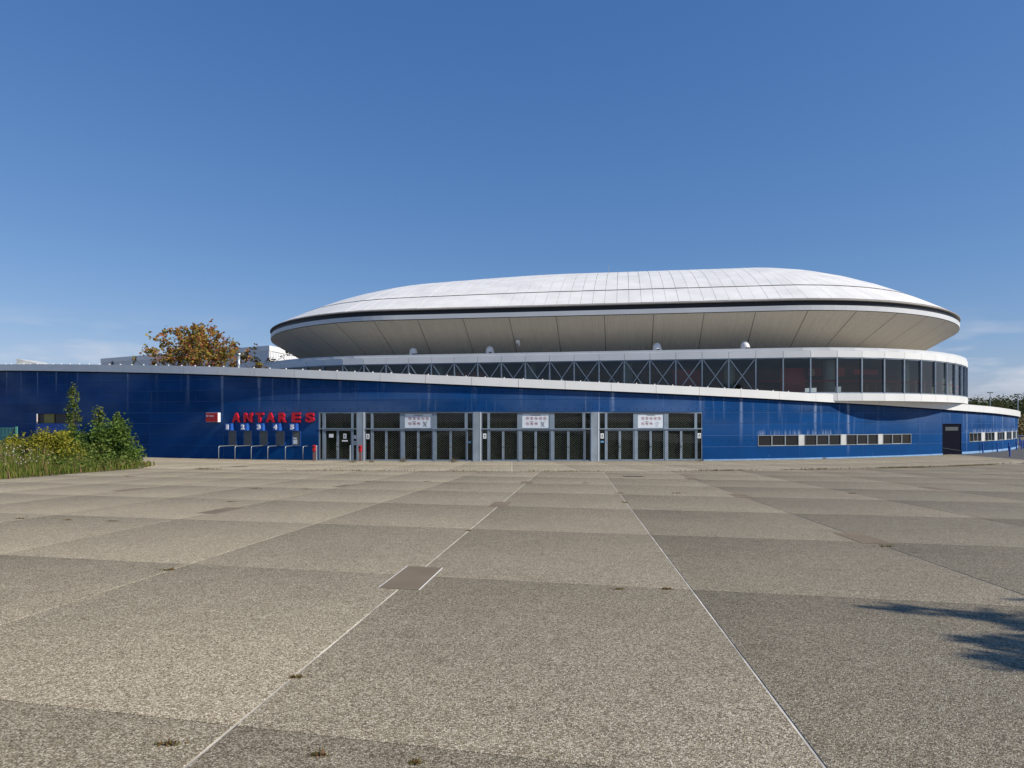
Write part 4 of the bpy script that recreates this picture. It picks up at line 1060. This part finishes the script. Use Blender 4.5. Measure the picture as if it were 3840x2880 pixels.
# warehouse
CN = Vector((-34.7, 100, 0)); LFT = Vector((-71.0, 121.0, 0)); RGT = Vector((-31.2, 121, 0)); ZT = 13.5
t = thing('warehouse', 'white corrugated warehouse block behind the autumn tree', 'building', tuple(CN))
B4 = LFT + (RGT-CN)
m = MB(); m.hexa([CN, RGT, B4, LFT, CN+Vector((0, 0, ZT-0.75)), RGT+Vector((0, 0, ZT-0.75)), B4+Vector((0, 0, ZT-0.75)), LFT+Vector((0, 0, ZT-0.75))]); m.build('wall', M_CORR, t)
def out4(d): 
    c = (CN+B4)/2; return [q + (q-c).normalized()*d for q in (CN, RGT, B4, LFT)]
o4 = out4(0.12); m = MB(); m.hexa([q+Vector((0, 0, ZT-0.75)) for q in o4] + [q+Vector((0, 0, ZT)) for q in o4]); m.build('parapet', M_BOXW, t)
for f_ in (0.0, 0.33):
    a = CN + (RGT-CN)*(f_*0.6+0.01) ; m = MB(); m.box(a.x, a.x+0.14, a.y-0.05, a.y+0.25, 0, ZT-0.75); m.build('trim_post', M_BOXW, t)
a = CN + (LFT-CN)*0.92; m = MB(); m.box(a.x-0.15, a.x+0.15, a.y-0.25, a.y, 0, ZT-0.6); m.build('downpipe', M_SHUT, t)

# ------------------------------------------------------------------ trees and plants
def limb_tree(root, base, H, r0, nl, spread, leafmat, nleaf, lsize, crown0, pw=1.0, wood=M_BARK, cl=0.55, top=0.35, cname='crown', rise=0.32):
    base = Vector(base); tb = MB(); pts = []
    trunk = [base, base+Vector((0.1, 0, H*0.3)), base+Vector((-0.05, 0.1, H*0.6)), base+Vector((0.05, 0, H*0.97))]
    tb.tube(trunk, [r0, r0*0.8, r0*0.5, r0*0.08], 8)
    ends = []
    for i in range(nl):
        f = crown0 + (0.96-crown0)*i/(nl-1)
        z = H*f; ang = i*2.4 + random.uniform(-.4, .4)
        rad = spread*((1-f)/(1-crown0)*(1-top)+top)**pw*random.uniform(.75, 1.1)*(1 if f < 0.93 else 0.45)
        st = base+Vector((0, 0, z*0.80)); e = base+Vector((math.cos(ang)*rad, math.sin(ang)*rad, z+rad*rise))
        mid = st.lerp(e, 0.5)+Vector((0, 0, -0.05*rad))
        tb.tube([st, mid, e], [r0*0.32*(1.15-f), r0*0.2*(1.15-f), 0.015], 5)
        for j in range(7):
            u = random.uniform(0.35, 1.02); q = st.lerp(e, u) if u < 1 else e
            d = Vector((random.gauss(0, 1), random.gauss(0, 1), random.gauss(0.35, 0.8))).normalized()*rad*random.uniform(.12, .4)
            k = q+d; tb.tube([q, k], [0.03*r0/0.15*0.5+0.008, 0.008], 4); ends.append((k, 0.10*spread+0.12)); ends.append((q.lerp(k, .5), 0.08*spread+0.1))
        ends.append((e, 0.1*spread))
    tb.build('trunk', wood, root)
    E = np.array([tuple(e) for e, r in ends]); Rr = np.array([r for e, r in ends]); n = len(E)
    idx = rng.integers(0, n, nleaf); off = rng.normal(size=(nleaf, 3)); off /= np.linalg.norm(off, axis=1)[:, None]
    P = E[idx] + off*(Rr[idx]*cl*rng.random(nleaf)**0.5*2)[:, None]
    P -= np.array(tuple(ORG[root]))
    o = link(cname, leaf_mesh(cname, leafmat, P, lsize*rng.uniform(.7, 1.3, nleaf)), root)
    return o
tx, ty = (742-1920)/F*74, 74.0
T = thing('deciduous_tree', 'autumn coloured tree with orange brown leaves behind the blue wall', 'tree', (tx, ty, 0))
limb_tree(T, (tx, ty, 0), 13.2, 0.22, 38, 8.0, M_AUT, 7500, 0.20, 0.53, 1.0, cl=0.26, top=0.06, rise=0.22)
tx, ty = (972-1920)/F*60, 60.0
T = thing('roof_shrub', 'small purplish shrub poking above the roof edge left of the gallery', 'shrub', (tx, ty, 5.9))
limb_tree(T, (tx, ty, 5.9), 1.75, 0.05, 8, 0.7, M_AUT, 420, 0.13, 0.4, 1.0)
def bush(name, label, x, y, H, rx, ry, mat, n, ls, up=0.0, group=None):
    z = gz(x, y); T = thing(name, label, 'shrub', (x, y, z), group)
    st = MB(); C = []
    for i in range(16):
        a = random.uniform(0, 6.28); q = random.random()**.5; e = Vector((x+math.cos(a)*rx*q*.75, y+math.sin(a)*ry*q*.75, z+H*random.uniform(.45, .92)*(1-0.35*q*q)))
        st.tube([(x+math.cos(a)*.15, y+math.sin(a)*.15, z-0.05), tuple(Vector((x, y, z)).lerp(e, .55)+Vector((0, 0, .1))), tuple(e)], [0.03, 0.02, 0.008], 5)
    st.build('stem', M_BARK, T)
    K = 70; cen = np.zeros((K, 3))
    for k in range(K):
        while True:
            v = rng.uniform(-1, 1, 3); v[2] = abs(v[2])
            if 0.25 < (v**2).sum() < 1: break
        cen[k] = (v[0]*rx*.88, v[1]*ry*.88, v[2]*H*.86+0.1)
    id_ = rng.integers(0, K, n); off = rng.normal(size=(n, 3))*np.array([rx, ry, H*.8])*0.12
    P = cen[id_]+off; P[:, 2] = np.clip(P[:, 2], 0.02, None)
    link('foliage', leaf_mesh('foliage', mat, P, ls*rng.uniform(.6, 1.3, n)), T)
bush('broadleaf_shrub', 'dense dark green shrub at the right end of the planted bed', -21.1, 36.6, 2.55, 1.7, 1.5, M_LDARK, 9000, 0.10)
bush('hedge_shrub', 'mid green shrub standing between the yellowish shrub and the dark one', -22.9, 37.0, 2.2, 1.6, 1.4, M_LDARK, 6000, 0.10)
bush('golden_shrub', 'low yellow green spreading shrub in front of the tall saplings', -22.3, 34.0, 1.95, 1.55, 1.0, M_LYEL, 6500, 0.085)
bush('golden_shrub', 'smaller yellow green shrub beside the green mesh fence', -25.6, 36.0, 1.7, 1.2, 1.0, M_LYEL, 3500, 0.085)
bush('leafy_shrub', 'low mid green shrub filling the gap before the dark and yellowish shrubs', -21.4, 35.0, 1.35, 1.5, 0.9, M_LMID, 4500, 0.08)
def sapling(label, x, y, H, sp, n):
    z = gz(x, y); T = thing('sapling', label, 'sapling', (x, y, z), 'saplings in the planted bed')
    limb_tree(T, (x, y, z), H, 0.05, 20, sp, M_LMID, n, 0.085, 0.22, 1.1, cl=0.6, top=0.25, cname='crown')
sapling('tall slender sapling rising high above the shrubs against the dark wall', -24.2, 38.6, 4.65, 0.62, 950)
sapling('shorter slender sapling beside the taller one above the dark shrub', -22.4, 37.9, 3.3, 0.6, 600)
sapling('low leafy sapling between the two shrubs', -21.2, 37.6, 2.9, 0.6, 900)
# planted bed with rank grass
bed = MB()
bp = [(-70, 12), (XL, 12), (XL, 25), (-18.3, 34.3), (-19.6, 38.2), (-30, 42), (-70, 60)]
for ya in range(12, 60, 4):
    q = clip(clip(bp, lambda p: p[1]-ya), lambda p: ya+4-p[1])
    if len(q) >= 3: bed.quad([(x, y, gz(x, y)-0.02+ (0.10 if x < XL-0.3 else 0.03)) for x, y in q])
tag(bed.build('planting_bed', M_EARTH), kind='structure')
def in_bed(n, x0, x1, y0, y1):
    x = rng.uniform(x0, x1, n); y = rng.uniform(y0, y1, n)
    ok = (x < -18.2 - np.clip(y-34.3, 0, 9)*0.33 - 0.5*rng.random(n)**2) & (y < 38.5 - (x+19)*0.28 )
    return x[ok], y[ok]
def pts3(x, y, dz=0.0): return np.stack([x, y, np.array([gz(a, b) for a, b in zip(x, y)])+dz], 1)
x, y = in_bed(26000, -32, -17.8, 21, 41)
d = np.clip((-18.2-np.clip(y-34.3, 0, 9)*0.33-x)/4.0, 0, 1); h = (0.26 + 0.78*d)*rng.uniform(.5, 1.25, len(x))*(0.7+0.5*np.sin(x*1.7+y*0.9)**2)
o = link('rank_grass', blade_mesh('rank_grass', M_GRASS, pts3(x, y), h, 0.022)); tag(o, 'tall unmown grass growing through the planted bed', 'grass', kind='stuff')
x, y = in_bed(420, -22.5, -18.6, 24.0, 29); P = pts3(x, y, 0); P[:, 2] += rng.uniform(0.45, 1.25, len(x))
o = link('wildflowers', leaf_mesh('wildflowers', M_FLOW, P, 0.05, 1.0)); tag(o, 'small white and pink wildflowers among the tall grass', 'flowers', kind='stuff')
x, y = in_bed(1500, -21.5, -18.2, 30, 37); hh = rng.uniform(.4, 1.0, len(x))
P = pts3(x, y, 0.02); P[:, 2] += hh*rng.random(len(x))
o = link('leafy_weeds', leaf_mesh('leafy_weeds', M_LMID, P, 0.09, 1.6, 0.4)); tag(o, 'bright leafy weeds along the edge of the paving', 'weeds', kind='stuff')
# green mesh fence
T = thing('mesh_fence', 'pale green welded mesh fence behind the shrubs', 'fence', (-30.5, 41.0, gz(-30.5, 41)))
for i in range(5):
    x = -28.6-2.4*i; y = 40.4+0.5*i; z = gz(x, y); m = MB(); m.box(x-0.05, x+0.05, y-0.04, y+0.04, z-0.1, z+2.15); m.build('post', M_GREENF, T)
    if i < 4:
        for k in range(24):
            xa = x-0.06-2.28*(k+.5)/24; ya = y+0.5*(k+.5)/24; m = MB() if k == 0 else m
            m.box(xa-0.008, xa+0.008, ya-0.006, ya+0.006, z+0.1, z+2.1)
        for zz in (0.15, 0.6, 1.1, 1.6, 2.05):
            m.tube([(x, y, z+zz), (x-2.4, y+0.5, z+zz)], 0.012, 4)
        m.build('mesh_panel', M_GREENF, T)
# weeds in the joints of the paving
def tuft(x, y, r, h, n, label, group):
    z = gz(x, y); P = np.stack([rng.normal(0, r, n), rng.normal(0, r*0.45, n), np.zeros(n)], 1)
    o = link('weed_tuft', blade_mesh('weed_tuft', M_WEED, P, h*rng.uniform(.4, 1.1, n), 0.006, 0.9)); o.location = (x, y, z-0.01)
    return tag(o, label, 'weed', group)
def ground_px(px, py):
    lo, hi = 1.0, 200.0
    for _ in range(60):
        m = (lo+hi)/2; x = (px-1920)/F*m; z = EYE-(py-HZ)/F*m
        if z > gz(x, m): lo = m
        else: hi = m
    return ((px-1920)/F*lo, lo)
for px, py, r in [(625, 2792, .07), (1112, 2540, .05), (1200, 2832, .05), (1555, 2862, .04), (630, 2138, .10), (2498, 2210, .08), (3325, 2050, .13), (2318, 2210, .06), (1755, 1990, .06), (958, 1833, .2), (1148, 1835, .16), (480, 1787, .22), (2325, 1850, .16), (2540, 1850, .14), (2345, 1885, .12), (1600, 1806, .14), (1380, 1805, .14), (2193, 1812, .14), (2010, 1788, .14), (3195, 1851, .15), (865, 1882, .12), (420, 1955, .10), (75, 1945, .10), (255, 1950, .08)]:
    x, y = ground_px(px, py); tuft(x, y, r*0.45, 0.02+r*0.16, 70, 'small tuft of dry weeds growing in a paving joint', 'weed tufts in the paving joints')
for px, py in [(1510, 1733), (1395, 1734), (1700, 1734), (1325, 1734), (2620, 1730), (3085, 1720), (3175, 1717)]:
    x, y = ground_px(px, py); y -= 0.05; tuft(x, y-0.1, 0.13, 0.42 if px in (1510, 1700) else 0.2, 70, 'straggly weed growing at the foot of the arena front', 'weeds at the foot of the arena')
# green weeds along the drain
N = 2600; tt = np.concatenate([rng.normal(c, w, int(N*f)) for c, w, f in ((-0.19, .004, .05), (-0.1, .02, .06), (-0.03, .01, .04), (0.03, .012, .06), (0.13, .012, .12), (0.20, .02, .12), (0.28, .02, .25), (0.36, .03, .3))])
P = np.array([ringpt(t, rng.normal(0, 0.05)) for t in tt]); o = link('drain_weeds', blade_mesh('drain_weeds', M_WEED, P, rng.uniform(.03, .12, len(P)), 0.01, 0.8))
tag(o, 'sparse low weeds growing along the slotted drain', 'weeds', kind='stuff')

# tree standing to the right of the photographer, whose shadow reaches the paving
tx, ty = 12.45, 1.8
T = thing('broadleaf_tree', 'leafy tree standing beside the plaza whose shadow falls across the paving', 'tree', (tx, ty, gz(tx, ty)))
limb_tree(T, (tx, ty, gz(tx, ty)), 6.9, 0.16, 30, 3.3, M_LDARK, 17000, 0.10, 0.28, 0.8, cl=0.34, top=0.2)

# ------------------------------------------------------------------ far right: bank, wood, lamp posts, railing
m = MB()
def hz_(az, d): return 0.0 + 4.6*max(0.0, min(1.0, (d-110)/130))**1.2
AZ = [R_(28+4*i) for i in range(16)]; DD = [105, 130, 160, 200, 260, 400, 900]
for a, b in zip(AZ[:-1], AZ[1:]):
    for d0, d1 in zip(DD[:-1], DD[1:]):
        m.quad([(math.sin(t)*d, math.cos(t)*d, hz_(t, d)-0.05) for t, d in ((a, d0), (b, d0), (b, d1), (a, d1))])
tag(m.build('hill', M_EARTH), kind='structure')
def wood(name, label, n, d0, d1, h0, h1, mat, ls, K):
    az = rng.uniform(R_(29), R_(60), K); dd = rng.uniform(d0, d1, K); hh = rng.uniform(h0, h1, K)
    id_ = rng.integers(0, K, n); v = rng.normal(size=(n, 3)); v /= np.linalg.norm(v, axis=1)[:, None]; v *= (rng.random(n)**0.4)[:, None]
    r = hh[id_]*0.42
    P = np.stack([np.sin(az[id_])*dd[id_]+v[:, 0]*r, np.cos(az[id_])*dd[id_]+v[:, 1]*r, np.array([hz_(0, q) for q in dd])[id_]+hh[id_]*0.55+v[:, 2]*hh[id_]*0.5], 1)
    o = link(name, leaf_mesh(name, mat, P, ls*rng.uniform(.6, 1.4, n), 1.2)); tag(o, label, 'wood', kind='stuff')
wood('far_wood', 'far off mixed wood forming one dark green mass on the rise', 70000, 215, 330, 3.6, 6.2, M_WOOD, 0.42, 900)
wood('scrub', 'brownish green scrub covering the bank below the wood', 36000, 112, 205, 1.2, 2.4, M_BRUSH, 0.26, 800)
def lamp(px, D, H, label):
    x = (px-1920)/F*D; z = hz_(0, math.hypot(x, D))
    t = thing('lamp_post', label, 'lamp post', (x, D, z), 'lamp posts before the wood')
    m = MB(); m.tube([(x, D, z-0.2), (x, D, z+H)], [0.11, 0.06], 8); m.build('pole', M_GALV, t)
    m = MB(); m.box(x-0.45, x+0.45, D-0.14, D+0.14, z+H-0.03, z+H+0.12); m.build('lamp_head', M_SHUT, t)
lamp(3713, 120, 6.6, 'grey lamp post with a flat head seen just right of the gallery'); lamp(3817, 105, 6.2, 'grey lamp post standing beyond the end of the blue wall')
T = thing('blue_railing', 'low blue railing beyond the bollards on the forecourt', 'railing', (58, 80, 0))
for i in range(8):
    x = 54.5+1.6*i; y = 78+0.8*i; m = MB(); m.tube([(x, y, -0.05), (x, y, 1.05)], 0.04, 6); m.build('post', M_BOLL, T)
for zz in (0.5, 1.02):
    m = MB(); m.tube([(54.5, 78, zz), (54.5+1.6*7, 78+0.8*7, zz)], 0.03, 6); m.build('rail', M_BOLL, T)
